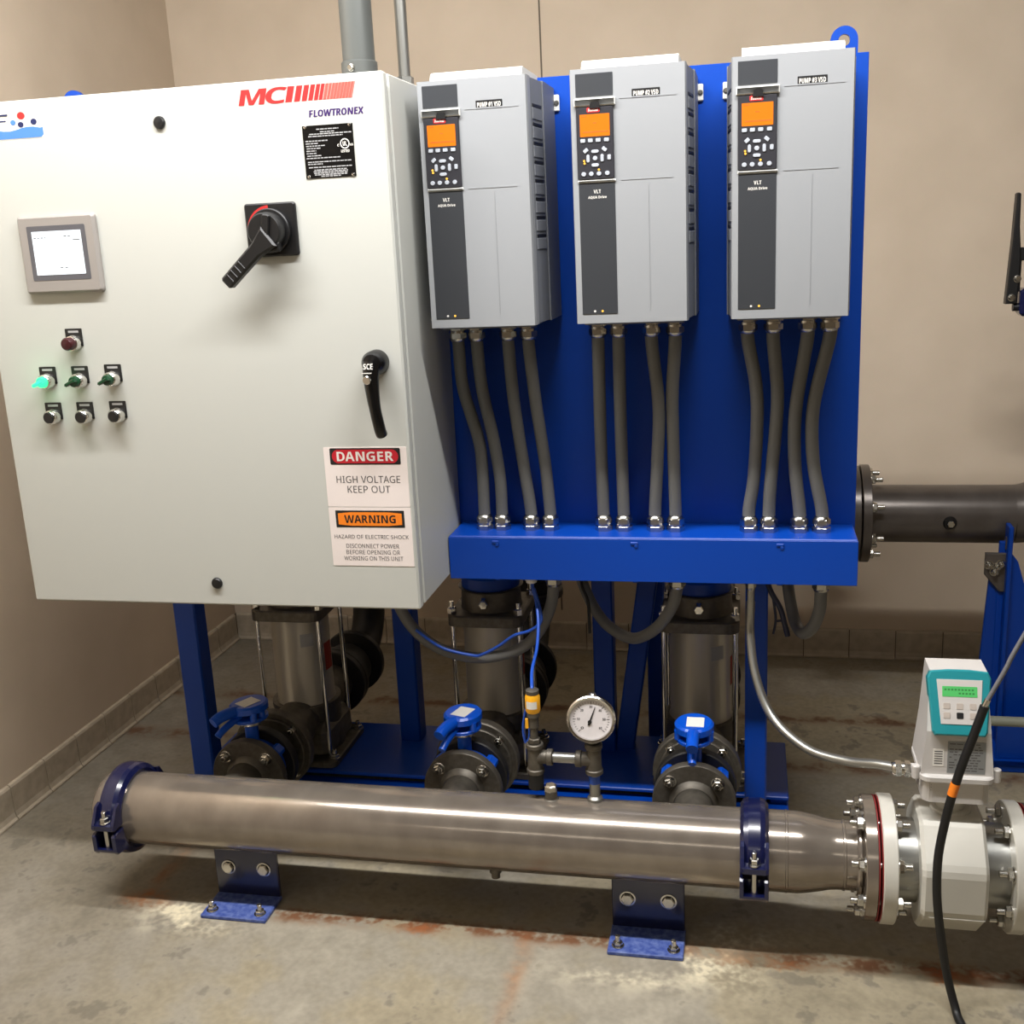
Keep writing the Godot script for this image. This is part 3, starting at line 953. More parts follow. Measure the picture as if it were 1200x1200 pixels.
func drives() -> void:
	var W := 0.2165
	var H := 0.478
	var cx := 0.0
	var top := 1.8144
	var bot := top - H
	var zf := 0.26
	var t := thing("drive", "", "motor drive", Vector3(cx, bot, 0.1), "grey wall-mounted drives")
	var b := Mb.new()
	var prof := PackedVector2Array([Vector2(-0.121, 0.004), Vector2(0.121, 0.004), Vector2(0.121, 0.14), Vector2(0.114, 0.14), Vector2(0.112, 0.146), Vector2(-0.112, 0.146), Vector2(-0.114, 0.14), Vector2(-0.121, 0.14)])
	# local z of the outline points down
	var down := Transform3D(Basis(Vector3(1, 0, 0), Vector3(0, 0, 1), Vector3(0, -1, 0)), Vector3(cx, top, 0))
	b.ext(prof, down, H)
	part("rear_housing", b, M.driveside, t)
	b = Mb.new()
	b.ext(PackedVector2Array([Vector2(-0.119, 0.14), Vector2(0.119, 0.14), Vector2(0.1105, 0.225), Vector2(-0.1105, 0.225)]), Transform3D(down.basis, Vector3(cx, top - 0.002, 0)), H - 0.004)
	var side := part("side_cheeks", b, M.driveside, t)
	for k in 8:
		for s in [-1, 1]:
			var d := Vector3(s * 0.98, 0, 0.1)
			b = Mb.new()
			b.box(Vector3(cx + s * 0.1148, top - 0.052 - 0.0358 * k, 0.183), Vector3(0.003, 0.0055, 0.062), 0.0005, Basis(Vector3.UP, s * -0.0997))
			part("vent_slot", b, M.black, side)
			b = Mb.new()
			b.box(Vector3(cx + s * 0.1152, top - 0.068 - 0.0358 * k, 0.183), Vector3(0.003, 0.022, 0.066), 0.001, Basis(Vector3.UP, s * -0.0997))
			part("vent_rib", b, M.driveside, side)
	# front cover: a shell whose face is W wide
	b = Mb.new()
	b.ext(PackedVector2Array([Vector2(-0.1105, 0.222), Vector2(0.1105, 0.222), Vector2(0.1105, 0.2515), Vector2(W / 2, zf), Vector2(-W / 2, zf), Vector2(-0.1105, 0.2515)]), down, H)
	part("front_cover", b, M.drive, t)
	b = Mb.new()
	b.ext(PackedVector2Array([Vector2(0.05, -0.002), Vector2(0.225, -0.002), Vector2(0.215, 0.016), Vector2(0.205, 0.0215), Vector2(0.05, 0.0215)]), Transform3D(Basis(Vector3(0, 0, 1), Vector3(0, 1, 0), Vector3(-1, 0, 0)), Vector3(cx + 0.094, top, 0)), 0.186)
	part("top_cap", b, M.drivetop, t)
	var X := func(u: float) -> float: return cx + (u - 0.5) * W
	var Y := func(v: float) -> float: return top - v * H
	var pane := func(u0: float, u1: float, v0: float, v1: float, z: float, d: float, bev: float, r := 0.001) -> Mb:
		return flat(at((X.call(u0) + X.call(u1)) / 2, (Y.call(v0) + Y.call(v1)) / 2, z), rrect((u1 - u0) * W, (v1 - v0) * H, r, 3), d, bev)
	part("blank_cover", pane.call(0.045, 0.375, 0.018, 0.105, zf - 0.001, 0.0022, 0.0006), M.drivedark, t)
	part("lip", pane.call(0.03, 0.395, 0.112, 0.142, zf - 0.001, 0.008, 0.002), M.drivetop, t)
	part("finger_notch", flat(at(X.call(0.215), Y.call(0.1385), zf + 0.001), PackedVector2Array([Vector2(-0.0105, -0.006), Vector2(0.0105, -0.006), Vector2(0.007, 0.006), Vector2(-0.007, 0.006)]), 0.0068), M.black, t)
	part("lower_cover", pane.call(0.05, 0.375, 0.437, 0.962, zf - 0.001, 0.0022, 0.0006), M.drivedark, t)
	part("divider_lip", pane.call(0.045, 0.385, 0.424, 0.434, zf - 0.001, 0.005, 0.0015), M.drivetop, t)
	for q in [[0.68, 0.118, 0.5 * W, 0.0022], [0.66, 0.429, 0.46 * W, 0.0022], [0.672, 0.7, 0.001, 0.5 * H]]:
		part("cover_seam", Mb.new().box(Vector3(X.call(q[0]), Y.call(q[1]), zf), Vector3(q[2], q[3], 0.0016)), M.drive, t)
	b = Mb.new()
	text(b, "VLT", at(X.call(0.215), Y.call(0.47), zf + 0.0012), 0.014, 0.0068)
	text(b, "AQUA Drive", at(X.call(0.215), Y.call(0.493), zf + 0.0012), 0.036, 0.0062)
	part("lettering", b, M.white, t)
	for u in [0.165, 0.235]:
		part("indicator", Mb.new().cyl(Vector3(X.call(u), Y.call(0.95), zf + 0.0005), Vector3(X.call(u), Y.call(0.95), zf + 0.0018), 0.0022, 10), M.amber if u > 0.2 else M.white, t)
	# the keypad
	var kp := part("keypad", pane.call(0.045, 0.375, 0.144, 0.422, zf - 0.001, 0.006, 0.0015, 0.003), M.keypad, t)
	var kx := X.call(0.045) as float
	var ky := Y.call(0.144) as float
	var kw := 0.33 * W
	var kh := 0.278 * H
	var zk := zf + 0.0048
	part("red_badge", flat(at(kx + 0.47 * kw, ky - 0.045 * kh, zk), rrect(0.025, 0.0095, 0.002), 0.0008), M.red, kp)
	b = Mb.new()
	text(b, "Danfoss", at(kx + 0.47 * kw, ky - 0.045 * kh, zk + 0.0008), 0.019, 0.0052, true, 0.2)
	part("badge_text", b, M.white, kp)
	part("display_screen", flat(at(kx + 0.5 * kw, ky - 0.255 * kh, zk), rrect(0.8 * kw, 0.305 * kh, 0.001), 0.0006), M.orange, kp)
	b = Mb.new()
	b.box(Vector3(kx + 0.52 * kw, ky - 0.345 * kh, zk + 0.0007), Vector3(0.68 * kw, 0.0028, 0.0003))
	b.box(Vector3(kx + 0.22 * kw, ky - 0.13 * kh, zk + 0.0007), Vector3(0.14 * kw, 0.002, 0.0003))
	b.box(Vector3(kx + 0.5 * kw, ky - 0.225 * kh, zk + 0.0007), Vector3(0.1 * kw, 0.0018, 0.0003))
	part("screen_text", b, mat(Color(0.75, 0.36, 0.05), 0.5), kp)
	var sq := flat(Transform3D(), rrect(0.0095, 0.0068, 0.0015, 3), 0.0018, 0.0005).mesh()
	var rd := flat(Transform3D(), disc(0.0046, 0.0042, 16), 0.002, 0.0006).mesh()
	var wide := flat(Transform3D(), rrect(0.0145, 0.0062, 0.003, 3), 0.002, 0.0006).mesh()
	for u in [0.17, 0.375, 0.585, 0.81]:
		put("button", sq, M.button, kp, at(kx + u * kw, ky - 0.462 * kh, zk))
		put("button", rd, M.button, kp, at(kx + u * kw, ky - 0.925 * kh, zk))
	put("button", rd, M.button, kp, at(kx + 0.49 * kw, ky - 0.71 * kh, zk))
	put("button", wide, M.button, kp, at(kx + 0.49 * kw, ky - 0.615 * kh, zk))
	put("button", wide, M.button, kp, at(kx + 0.49 * kw, ky - 0.805 * kh, zk))
	put("button", wide, M.button, kp, Transform3D(Basis(Vector3(0, 0, 1), PI / 2), Vector3(kx + 0.3 * kw, ky - 0.71 * kh, zk)))
	put("button", wide, M.button, kp, Transform3D(Basis(Vector3(0, 0, 1), PI / 2), Vector3(kx + 0.68 * kw, ky - 0.71 * kh, zk)))
	put("button", sq, M.button, kp, Transform3D(Basis(Vector3(0, 0, 1), 0.7), Vector3(kx + 0.24 * kw, ky - 0.6 * kh, zk)))
	put("button", sq, M.button, kp, Transform3D(Basis(Vector3(0, 0, 1), -0.7), Vector3(kx + 0.745 * kw, ky - 0.59 * kh, zk)))
	put("button", sq, M.button, kp, Transform3D(Basis(Vector3(0, 0, 1), PI / 2), Vector3(kx + 0.87 * kw, ky - 0.705 * kh, zk)))
	for p in [[0.19, 0.74], [0.2, 0.775], [0.585, 0.87]]:
		part("indicator_light", flat(at(kx + p[0] * kw, ky - p[1] * kh, zk), disc(0.0021, 0.0021, 10), 0.0022), M.amber, kp)
	# tag with the pump's number
	var lp := part("number_tag", pane.call(0.54, 0.785, 0.088, 0.122, zf - 0.0005, 0.0012, 0.0003), M.black, t)
	# mounting tabs
	for s in [-1, 1]:
		b = Mb.new()
		b.box(Vector3(cx + s * 0.123, top - 0.03, 0.004), Vector3(0.018, 0.034, 0.006), 0.002)
		var tb := part("mounting_tab", b, M.drivetop, t)
		put("screw", bolt_mesh(0.0045, 0.004), M.zinc, tb, at(cx + s * 0.126, top - 0.03, 0.007))
	b = Mb.new()
	b.box(Vector3(cx, bot - 0.003, 0.125), Vector3(0.2, 0.006, 0.2), 0.002)
	part("gland_plate", b, M.driveside, t)
	var where := [-0.6078, -0.3039, 0.0]
	var made := [t, null, null]
	for k in [1, 2, 0]:
		var lab: String = ["grey drive with orange screen tagged PUMP #1 VSD, nearest the cabinet", "grey drive tagged PUMP #2 VSD, hung between the two others", "grey drive tagged PUMP #3 VSD, below the right lifting eye"][k]
		var o: Node3D = t
		if k:
			o = dup(t, Vector3(where[k], bot, 0.1), lab)
		else:
			t.position.x = where[0]
			org[t] = t.position
			tag(t, lab, "motor drive", "grey wall-mounted drives")
		b = Mb.new()
		text(b, "PUMP #%d VSD" % (k + 1), at(where[k] + 0.1625 * W, top - 0.105 * H, zf + 0.0007), 0.047, 0.0085)
		part("tag_text", b, M.white, o)
	for o in get_children():
		if String(o.name).begins_with("drive"):
			o.set_meta("group", "grey wall-mounted drives")


func gland(b: Mb, p: Vector3, d: Vector3, r: float) -> void:
	var T := Mb.face(p, d)
	b.ext(hexa(r * 1.45), T, 0.012, 0.0015)
	b.cyl(p + d * 0.01, p + d * 0.022, r * 1.2, 18)
	b.ext(hexa(r * 1.4), T.translated(d * 0.017), 0.013, 0.0015)
	b.lathe(Mb.aim(p + d * 0.029, d), [Vector2(0, 0), Vector2(r * 1.3, 0), Vector2(r * 1.12, 0.006), Vector2(r * 0.9, 0.0075)], 18)


func conduits() -> void:
	var r := 0.0138
	var top := 1.3304
	var low := 0.8545
	# for each: where it leaves the drive, bends between, where it enters the trough
	var runs := [
		[[-0.699, 0.12], [-0.698, 1.186, 0.104], [-0.674, 1.074, 0.089], [-0.671, 1.0, 0.078], [-0.675, 0.065]],
		[[-0.657, 0.12], [-0.655, 1.186, 0.104], [-0.639, 1.074, 0.089], [-0.631, 0.977, 0.076], [-0.633, 0.065]],
		[[-0.587, 0.12], [-0.585, 1.159, 0.101], [-0.574, 1.013, 0.081], [-0.565, 0.065]],
		[[-0.542, 0.12], [-0.536, 1.158, 0.101], [-0.524, 1.012, 0.081], [-0.52, 0.065]],
		[[-0.391, 0.12], [-0.395, 1.097, 0.092], [-0.397, 0.065]],
		[[-0.347, 0.12], [-0.35, 1.097, 0.092], [-0.351, 0.065]],
		[[-0.277, 0.12], [-0.266, 1.14, 0.099], [-0.272, 1.02, 0.083], [-0.28, 0.065]],
		[[-0.228, 0.12], [-0.236, 1.178, 0.104], [-0.237, 1.096, 0.092], [-0.235, 0.065]],
		[[-0.078, 0.12], [-0.062, 1.191, 0.106], [-0.058, 1.11, 0.095], [-0.064, 0.98, 0.076], [-0.074, 0.065]],
		[[-0.027, 0.12], [-0.017, 1.174, 0.104], [-0.019, 1.093, 0.092], [-0.028, 0.97, 0.076], [-0.031, 0.065]],
		[[0.041, 0.12], [0.021, 1.13, 0.098], [0.022, 1.01, 0.081], [0.034, 0.065]],
		[[0.085, 0.12], [0.057, 1.135, 0.098], [0.06, 1.015, 0.082], [0.081, 0.065]]]
	for i in runs.size():
		var a: Array = runs[i]
		var e: Array = a[-1]
		var s: Array = a[0]
		var P0 := Vector3(s[0], top, s[1])
		var P1 := Vector3(e[0], low, e[1])
		var label: String = "grey flexible conduit, %s of four under the %s" % [["first from the left", "second from the left", "third from the left", "rightmost"][i % 4], ["drive nearest the cabinet", "middle drive", "drive beneath the lifting eye"][i / 4]]
		var t := thing("flexible_conduit", label, "conduit", P1, "conduits between drives and trough")
		var pts := [P0 + Vector3(0, -0.012, 0), P0 + Vector3(0, -0.05, 0)]
		for k in range(1, a.size() - 1):
			pts.append(Vector3(a[k][0], a[k][1], a[k][2]))
		pts.append_array([P1 + Vector3(0, 0.05, 0), P1 + Vector3(0, 0.012, 0)])
		var path := smooth(pts, 7)
		part("hose", Mb.new().tube(path, r, 16), M.hose, t)
		var b := Mb.new()
		gland(b, P0, Vector3.DOWN, r)
		part("top_fitting", b, M.zinc, t)
		b = Mb.new()
		gland(b, P1, Vector3.UP, r)
		part("bottom_fitting", b, M.zinc, t)
	# conduits hanging below the trough
	var und := [
		["grey conduit looping under the trough across the middle pump to the cabinet", [Vector3(-0.519, 0.7535, 0.065), Vector3(-0.521, 0.7, 0.065), Vector3(-0.536, 0.645, 0.06), Vector3(-0.578, 0.576, 0.04), Vector3(-0.634, 0.535, 0.03), Vector3(-0.721, 0.517, 0.03), Vector3(-0.803, 0.538, 0.04), Vector3(-0.859, 0.588, 0.06), Vector3(-0.888, 0.66, 0.09), Vector3(-0.9, 0.757, 0.12)]],
		["grey conduit looping under the trough left of the right-hand pump", [Vector3(-0.233, 0.7535, 0.065), Vector3(-0.234, 0.716, 0.065), Vector3(-0.247, 0.669, 0.06), Vector3(-0.286, 0.609, 0.04), Vector3(-0.343, 0.568, 0.0), Vector3(-0.403, 0.58, -0.04), Vector3(-0.445, 0.619, -0.07), Vector3(-0.478, 0.68, -0.1), Vector3(-0.5, 0.76, -0.12), Vector3(-0.54, 0.84, -0.16), Vector3(-0.63, 0.86, -0.2)]],
		["short grey conduit loop under the trough's right end", [Vector3(0.083, 0.7535, 0.065), Vector3(0.083, 0.719, 0.065), Vector3(0.081, 0.671, 0.06), Vector3(0.068, 0.623, 0.04), Vector3(0.048, 0.601, 0.02), Vector3(0.033, 0.611, -0.02), Vector3(0.022, 0.652, -0.05), Vector3(0.01, 0.72, -0.08), Vector3(-0.02, 0.82, -0.14), Vector3(-0.08, 0.86, -0.2)]]]
	for u in und:
		var t := thing("motor_conduit", u[0], "conduit", u[1][0])
		part("hose", Mb.new().tube(smooth(u[1], 7), r, 16), M.hose, t)
		var b := Mb.new()
		gland(b, u[1][0], Vector3.DOWN, r)
		part("fitting", b, M.zinc, t)


func suction_header() -> void:
	var Y := AX.y
	var Z := AX.z
	var R := 0.0842
	var X := Vector3(1, 0, 0)
	var C := Vector3(0, Y, Z)
	var t := thing("suction_header", "long horizontal stainless pipe low along the front of the skid", "pipe", Vector3(-0.8, Y - R, Z))
	part("pipe", Mb.new().cyl(C + X * -1.532, C + X * -0.061, R, 56), M.steel, t)
	for k in 3:
		var px: float = PX[k]
		var b := Mb.new()
		b.cyl(Vector3(px, Y, Z - 0.03), Vector3(px, Y, 0.148), 0.0445, 36)
		b.lathe(Mb.aim(Vector3(px, Y, Z - 0.08), Vector3(0, 0, -1)), [Vector2(0.0445, 0), Vector2(0.049, 0.002), Vector2(0.0445, 0.008)], 36)
		var br := part("branch_pipe", b, M.cast, t)
		b = Mb.new()
		b.lathe(Mb.aim(Vector3(px, Y, 0.126), Vector3(0, 0, 1)), [Vector2(0.04, 0), Vector2(0.0945, 0), Vector2(0.096, 0.0015), Vector2(0.096, 0.0205), Vector2(0.094, 0.023), Vector2(0.057, 0.024), Vector2(0.0525, 0.032), Vector2(0.0455, 0.038)], 48)
		part("flange", b, M.cast, br)
		bolts(br, Vector3(px, Y, 0.15), Vector3(0, 0, 1), 0.0765, 4, PI / 4, 0.0125, 0.014, 0.006)
	# threaded plugs
	var b := Mb.new()
	b.lathe(Mb.aim(Vector3(-0.497, 0.302, Z - 0.01), Vector3.UP), [Vector2(0, 0), Vector2(0.0175, 0), Vector2(0.0175, 0.006), Vector2(0.0135, 0.008), Vector2(0.0135, 0.026), Vector2(0, 0.026)], 24)
	var pl := part("drain_plug", b, M.cast, t)
	part("plug_head", Mb.new().ext(hexa(0.014), Mb.face(Vector3(-0.497, 0.327, Z - 0.01), Vector3.UP, Vector3.RIGHT), 0.015, 0.003), M.zinc, pl)
	b = Mb.new()
	b.lathe(Mb.aim(Vector3(-0.63, 0.142, Z), Vector3.DOWN), [Vector2(0, 0), Vector2(0.014, 0), Vector2(0.014, 0.02), Vector2(0.01, 0.022), Vector2(0.01, 0.034), Vector2(0, 0.034)], 20)
	part("drain_plug", b, M.cast, t)
	# end cap left of the left coupling
	b = Mb.new()
	b.lathe(Mb.aim(C + X * -1.535, -X), [Vector2(0.0, -0.002), Vector2(R, -0.002), Vector2(R, 0.032), Vector2(R * 0.94, 0.045), Vector2(R * 0.7, 0.06), Vector2(0, 0.068)], 48)
	var ec := thing("pipe_end_cap", "rounded stainless cap closing the left end of the long pipe", "pipe cap", C + X * -1.57)
	part("cap", b, M.steel, ec)
	coupling(-1.527, "dark blue grooved coupling at the capped left end of the long pipe", 0.02)
	coupling(-0.0595, "dark blue grooved coupling beside the tapering reducer", -0.06)
	# reducer with its flange
	t = thing("pipe_reducer", "stainless reducer tapering from the right coupling to the flow meter flange", "pipe fitting", C + X * 0.06)
	b = Mb.new()
	b.lathe(Mb.aim(C + X * -0.058, X), [Vector2(R - 0.006, 0), Vector2(R, 0.0), Vector2(R, 0.085), Vector2(R - 0.002, 0.102), Vector2(0.0775, 0.128), Vector2(0.0725, 0.15), Vector2(0.0708, 0.165), Vector2(0.0708, 0.235)], 56)
	part("body", b, M.steel, t)
	for s in [[0.006, R], [0.122, 0.0712]]:
		b = Mb.new()
		b.lathe(Mb.aim(C + X * (s[0] - 0.004), X), [Vector2(s[1] - 0.001, 0), Vector2(s[1] + 0.0012, 0.002), Vector2(s[1] + 0.0012, 0.006), Vector2(s[1] - 0.001, 0.008)], 56)
		part("weld_seam", b, M.steel, t)
	b = Mb.new()
	b.ring(C + X * 0.158, C + X * 0.182, 0.068, 0.127, 56, 0.0015)
	b.ring(C + X * 0.146, C + X * 0.158, 0.068, 0.083, 48, 0.004)
	part("flange", b, M.steel, t)
	bolts(t, C + X * 0.158, -X, 0.108, 8, PI / 8, 0.0125, 0.014, 0.014)
	# angle supports bolted to the floor
	support(-1.243, "left blue angle bracket under the long pipe, amid salt stains and rust")
	support(-0.287, "right blue angle bracket under the long pipe, near the reducer")


func coupling(x: float, label: String, turn: float) -> void:
	var C := Vector3(x, AX.y, AX.z)
	var X := Vector3(1, 0, 0)
	var t := thing("pipe_coupling", label, "coupling", C)
	for half in [0, 1]:
		var b := Mb.new()
		# half a ring, swept by hand
		var prof := [Vector2(0.0838, -0.027), Vector2(0.093, -0.029), Vector2(0.104, -0.022), Vector2(0.107, -0.012), Vector2(0.107, 0.012), Vector2(0.104, 0.022), Vector2(0.093, 0.029), Vector2(0.0838, 0.027)]
		var a0: float = -PI / 2 + 0.12 + PI * half
		var seg := 28
		var span := PI - 0.24
		for k in seg:
			var c0: float = a0 + span * k / seg + turn
			var c1: float = a0 + span * (k + 1) / seg + turn
			for i in prof.size() - 1:
				var p: Vector2 = prof[i]
				var q: Vector2 = prof[i + 1]
				var nn := Vector2(q.y - p.y, -(q.x - p.x)).normalized()
				var f := func(pp: Vector2, c: float) -> Vector3: return C + Vector3(pp.y, cos(c) * pp.x, sin(c) * pp.x)
				var g := func(c: float) -> Vector3: return Vector3(nn.y, cos(c) * nn.x, sin(c) * nn.x)
				b.sm([f.call(p, c0), f.call(p, c1), f.call(q, c1), f.call(q, c0)], [g.call(c0), g.call(c1), g.call(c1), g.call(c0)])
		# ears that carry the bolts, front and back: a pad between two cheeks
		for e in [-1.0, 1.0]:
			var up: float = -1.0 if half else 1.0
			var E := Transform3D(Basis(X, turn), C) * Transform3D(Basis(Vector3(0, 0, e), Vector3(0, up, 0), Vector3(1, 0, 0) * -e * up), Vector3.ZERO)
			# the upper ear is a sloping pad, the lower one a deep pocket
			var cheek := PackedVector2Array([Vector2(0.084, 0.004), Vector2(0.119, 0.004), Vector2(0.125, 0.009), Vector2(0.125, 0.046), Vector2(0.117, 0.056), Vector2(0.084, 0.06)])
			if half == 0:
				cheek = PackedVector2Array([Vector2(0.086, 0.006), Vector2(0.122, 0.006), Vector2(0.125, 0.011), Vector2(0.123, 0.02), Vector2(0.112, 0.036), Vector2(0.101, 0.055), Vector2(0.086, 0.06), Vector2(0.09, 0.03)])
			for c in [-0.029, 0.0205]:
				b.ext(cheek, E * at(0, 0, c), 0.0085, 0.002)
			var pad := PackedVector2Array([Vector2(0.086, 0.007), Vector2(0.124, 0.007), Vector2(0.124, 0.019), Vector2(0.088, 0.024)])
			if half:
				pad = PackedVector2Array([Vector2(0.084, 0.042), Vector2(0.124, 0.042), Vector2(0.124, 0.047), Vector2(0.117, 0.0545), Vector2(0.084, 0.058)])
			b.ext(pad, E * at(0, 0, -0.024), 0.048)
		part("housing_half", b, M.navy, t)
	for s in [-1.0, 1.0]:
		var T := Transform3D(Basis(X, turn), C) * Transform3D(Basis(X, -PI / 2), Vector3(0, 0.021, s * 0.109))
		put("bolt", bolt_mesh(0.0105, 0.014, 0.014), M.zinc, t, T)
		var b := Mb.new()
		b.cyl(C + Basis(X, turn) * Vector3(0, -0.046, s * 0.109), C + Basis(X, turn) * Vector3(0, 0.03, s * 0.109), 0.0075, 14)
		part("bolt_shank", b, M.zinc, t)


func support(x: float, label: String) -> void:
	var t := thing("pipe_bracket", label, "bracket", Vector3(x, 0, 0.37))
	var b := Mb.new()
	b.box(Vector3(x, 0.078, 0.322), Vector3(0.16, 0.155, 0.01), 0.002)
	b.box(Vector3(x, 0.142, AX.z - 0.02), Vector3(0.13, 0.012, 0.05), 0.002)
	part("upright_plate", b, M.navy, t)
	b = Mb.new()
	b.box(Vector3(x, 0.005, 0.37), Vector3(0.163, 0.01, 0.1), 0.002)
	part("foot_plate", b, M.wornblue, t)
	for s in [-1, 1]:
		put("bolt", bolt_mesh(0.0145, 0.009), M.zinc, t, at(x + s * 0.045, 0.081, 0.327))
		put("anchor_bolt", bolt_mesh(0.011, 0.011, 0.014), M.zinc, t, Transform3D(Basis(Vector3.RIGHT, -PI / 2), Vector3(x + s * 0.06, 0.01, 0.398)))


func pumps() -> void:
	var z := -0.25
	var t: Node3D
	var src := Vector3(PX[2], 0.112, z)
	t = thing("pump", "", "pump", src)
	var x: float = PX[2]
	var b := Mb.new()
	# cast base: foot plate, body, suction and discharge branches
	b.ext(rrect(0.25, 0.24, 0.02), Mb.face(Vector3(x, 0.112, z), Vector3.UP, Vector3.RIGHT), 0.018, 0.004)
	b.lathe(Mb.aim(Vector3(x, 0.125, z), Vector3.UP), [Vector2(0, 0), Vector2(0.1, 0), Vector2(0.095, 0.05), Vector2(0.092, 0.12), Vector2(0.096, 0.132), Vector2(0.096, 0.145), Vector2(0, 0.147)], 40)
	b.cyl(Vector3(x, 0.224, z + 0.02), Vector3(x, 0.224, -0.012), 0.062, 32)
	b.cyl(Vector3(x, 0.224, z - 0.02), Vector3(x, 0.224, z - 0.22), 0.062, 32)
	b.box(Vector3(x, 0.17, z), Vector3(0.19, 0.1, 0.2), 0.02)
	part("base", b, M.cast, t)
	b = Mb.new()
	b.ring(Vector3(x, 0.224, -0.03), Vector3(x, 0.224, 0.0), 0.03, 0.107, 48, 0.003)
	b.ring(Vector3(x, 0.224, 0.0), Vector3(x, 0.224, 0.01), 0.03, 0.092, 48, 0.002)
	var sf := part("suction_flange", b, M.cast, t)
	bolts(sf, Vector3(x, 0.224, 0.0), Vector3(0, 0, 1), 0.086, 4, PI / 4, 0.011, 0.012, 0.006)
	b = Mb.new()
	b.ring(Vector3(x, 0.224, z - 0.22), Vector3(x, 0.224, z - 0.195), 0.03, 0.1, 40, 0.003)
	part("discharge_flange", b, M.darkcast, t)
	part("sleeve", Mb.new().lathe(Mb.aim(Vector3(x, 0.268, z), Vector3.UP), [Vector2(0, 0), Vector2(0.083, 0), Vector2(0.08, 0.01), Vector2(0.08, 0.25), Vector2(0.083, 0.265), Vector2(0, 0.265)], 48), M.sleeve, t)
	b = Mb.new()
	b.ext(rrect(0.215, 0.2, 0.03), Mb.face(Vector3(x, 0.53, z), Vector3.UP, Vector3.RIGHT), 0.03, 0.004)
	b.lathe(Mb.aim(Vector3(x, 0.555, z), Vector3.UP), [Vector2(0, 0), Vector2(0.085, 0), Vector2(0.081, 0.01), Vector2(0.079, 0.055), Vector2(0.087, 0.062), Vector2(0, 0.062)], 40)
	var hd := part("head", b, M.cast, t)
	b = Mb.new()
	b.cyl(Vector3(x, 0.588, z + 0.06), Vector3(x, 0.588, z + 0.089), 0.011, 16)
	b.ext(hexa(0.013), Mb.face(Vector3(x, 0.588, z + 0.088), Vector3(0, 0, 1)), 0.01, 0.002)
	b.cyl(Vector3(x, 0.588, z + 0.08), Vector3(x, 0.603, z + 0.09), 0.006, 12)
	part("vent_plug", b, M.chrome, hd)
	for sx in [-1, 1]:
		for sz in [-1, 1]:
			b = Mb.new()
			b.cyl(Vector3(x + sx * 0.089, 0.13, z + sz * 0.081), Vector3(x + sx * 0.089, 0.565, z + sz * 0.081), 0.0065, 14)
			b.ext(hexa(0.012), Mb.face(Vector3(x + sx * 0.089, 0.56, z + sz * 0.081), Vector3.UP, Vector3.RIGHT), 0.016, 0.002)
			b.cyl(Vector3(x + sx * 0.089, 0.57, z + sz * 0.081), Vector3(x + sx * 0.089, 0.592, z + sz * 0.081), 0.006, 12)
			part("stay_bolt", b, M.chrome, t)
			put("foot_bolt", bolt_mesh(0.012, 0.012, 0.012), M.zinc, t, Transform3D(Basis(Vector3.RIGHT, -PI / 2), Vector3(x + sx * 0.108, 0.129, z + sz * 0.095)))
	# a paper label wrapped on the sleeve
	b = Mb.new()
	for k in 5:
		var a0 := 0.38 + 0.09 * k
		var p := func(a: float, y: float) -> Vector3: return Vector3(x + sin(a) * 0.0805, y, z + cos(a) * 0.0805)
		b.quad(p.call(a0, 0.445), p.call(a0 + 0.09, 0.445), p.call(a0 + 0.09, 0.482), p.call(a0, 0.482), Vector3(0.5, 0, 1))
	part("label", b, M.paleink, t)
	b = Mb.new()
	for k in 5:
		var a0 := 1.25 + 0.1 * k
		var p := func(a: float, y: float) -> Vector3: return Vector3(x + sin(a) * 0.0805, y, z + cos(a) * 0.0805)
		b.quad(p.call(a0, 0.36), p.call(a0 + 0.1, 0.36), p.call(a0 + 0.1, 0.44), p.call(a0, 0.44), Vector3(1, 0, 0.2))
	part("red_sticker", b, M.copper, t)
	# motor: stool, finned body, fan cowl
	b = Mb.new()
	b.lathe(Mb.aim(Vector3(x, 0.617, z), Vector3.UP), [Vector2(0, 0), Vector2(0.078, 0), Vector2(0.078, 0.03), Vector2(0.088, 0.04), Vector2(0.1, 0.05), Vector2(0.1, 0.075), Vector2(0.07, 0.09), Vector2(0, 0.09)], 36)
	part("motor_stool", b, M.blue, t)
	b = Mb.new()
	b.lathe(Mb.aim(Vector3(x, 0.7, z), Vector3.UP), [Vector2(0, 0), Vector2(0.092, 0), Vector2(0.092, 0.24), Vector2(0, 0.24)], 36)
	for k in 20:
		var a := TAU * k / 20
		b.box(Vector3(x + sin(a) * 0.097, 0.82, z + cos(a) * 0.097), Vector3(0.004, 0.22, 0.02), 0.0, Basis(Vector3.UP, a))
	part("motor_body", b, M.blue, t)
	b = Mb.new()
	b.lathe(Mb.aim(Vector3(x, 0.93, z), Vector3.UP), [Vector2(0, 0), Vector2(0.108, 0), Vector2(0.108, 0.06), Vector2(0.09, 0.085), Vector2(0, 0.09)], 36)
	part("fan_cowl", b, M.blue, t)
	b = Mb.new()
	b.box(Vector3(x - 0.14, 0.84, z + 0.02), Vector3(0.07, 0.09, 0.1), 0.008)
	part("terminal_box", b, M.blue, t)
	tag(t, "vertical stainless multistage pump at the right, by the blue post", "pump", "vertical pumps on the skid")
	for k in [0, 1]:
		var o := dup(t, Vector3(PX[k], 0.112, z), ["vertical stainless multistage pump under the control cabinet", "vertical stainless multistage pump in the middle, beside the gauge pipework"][k])
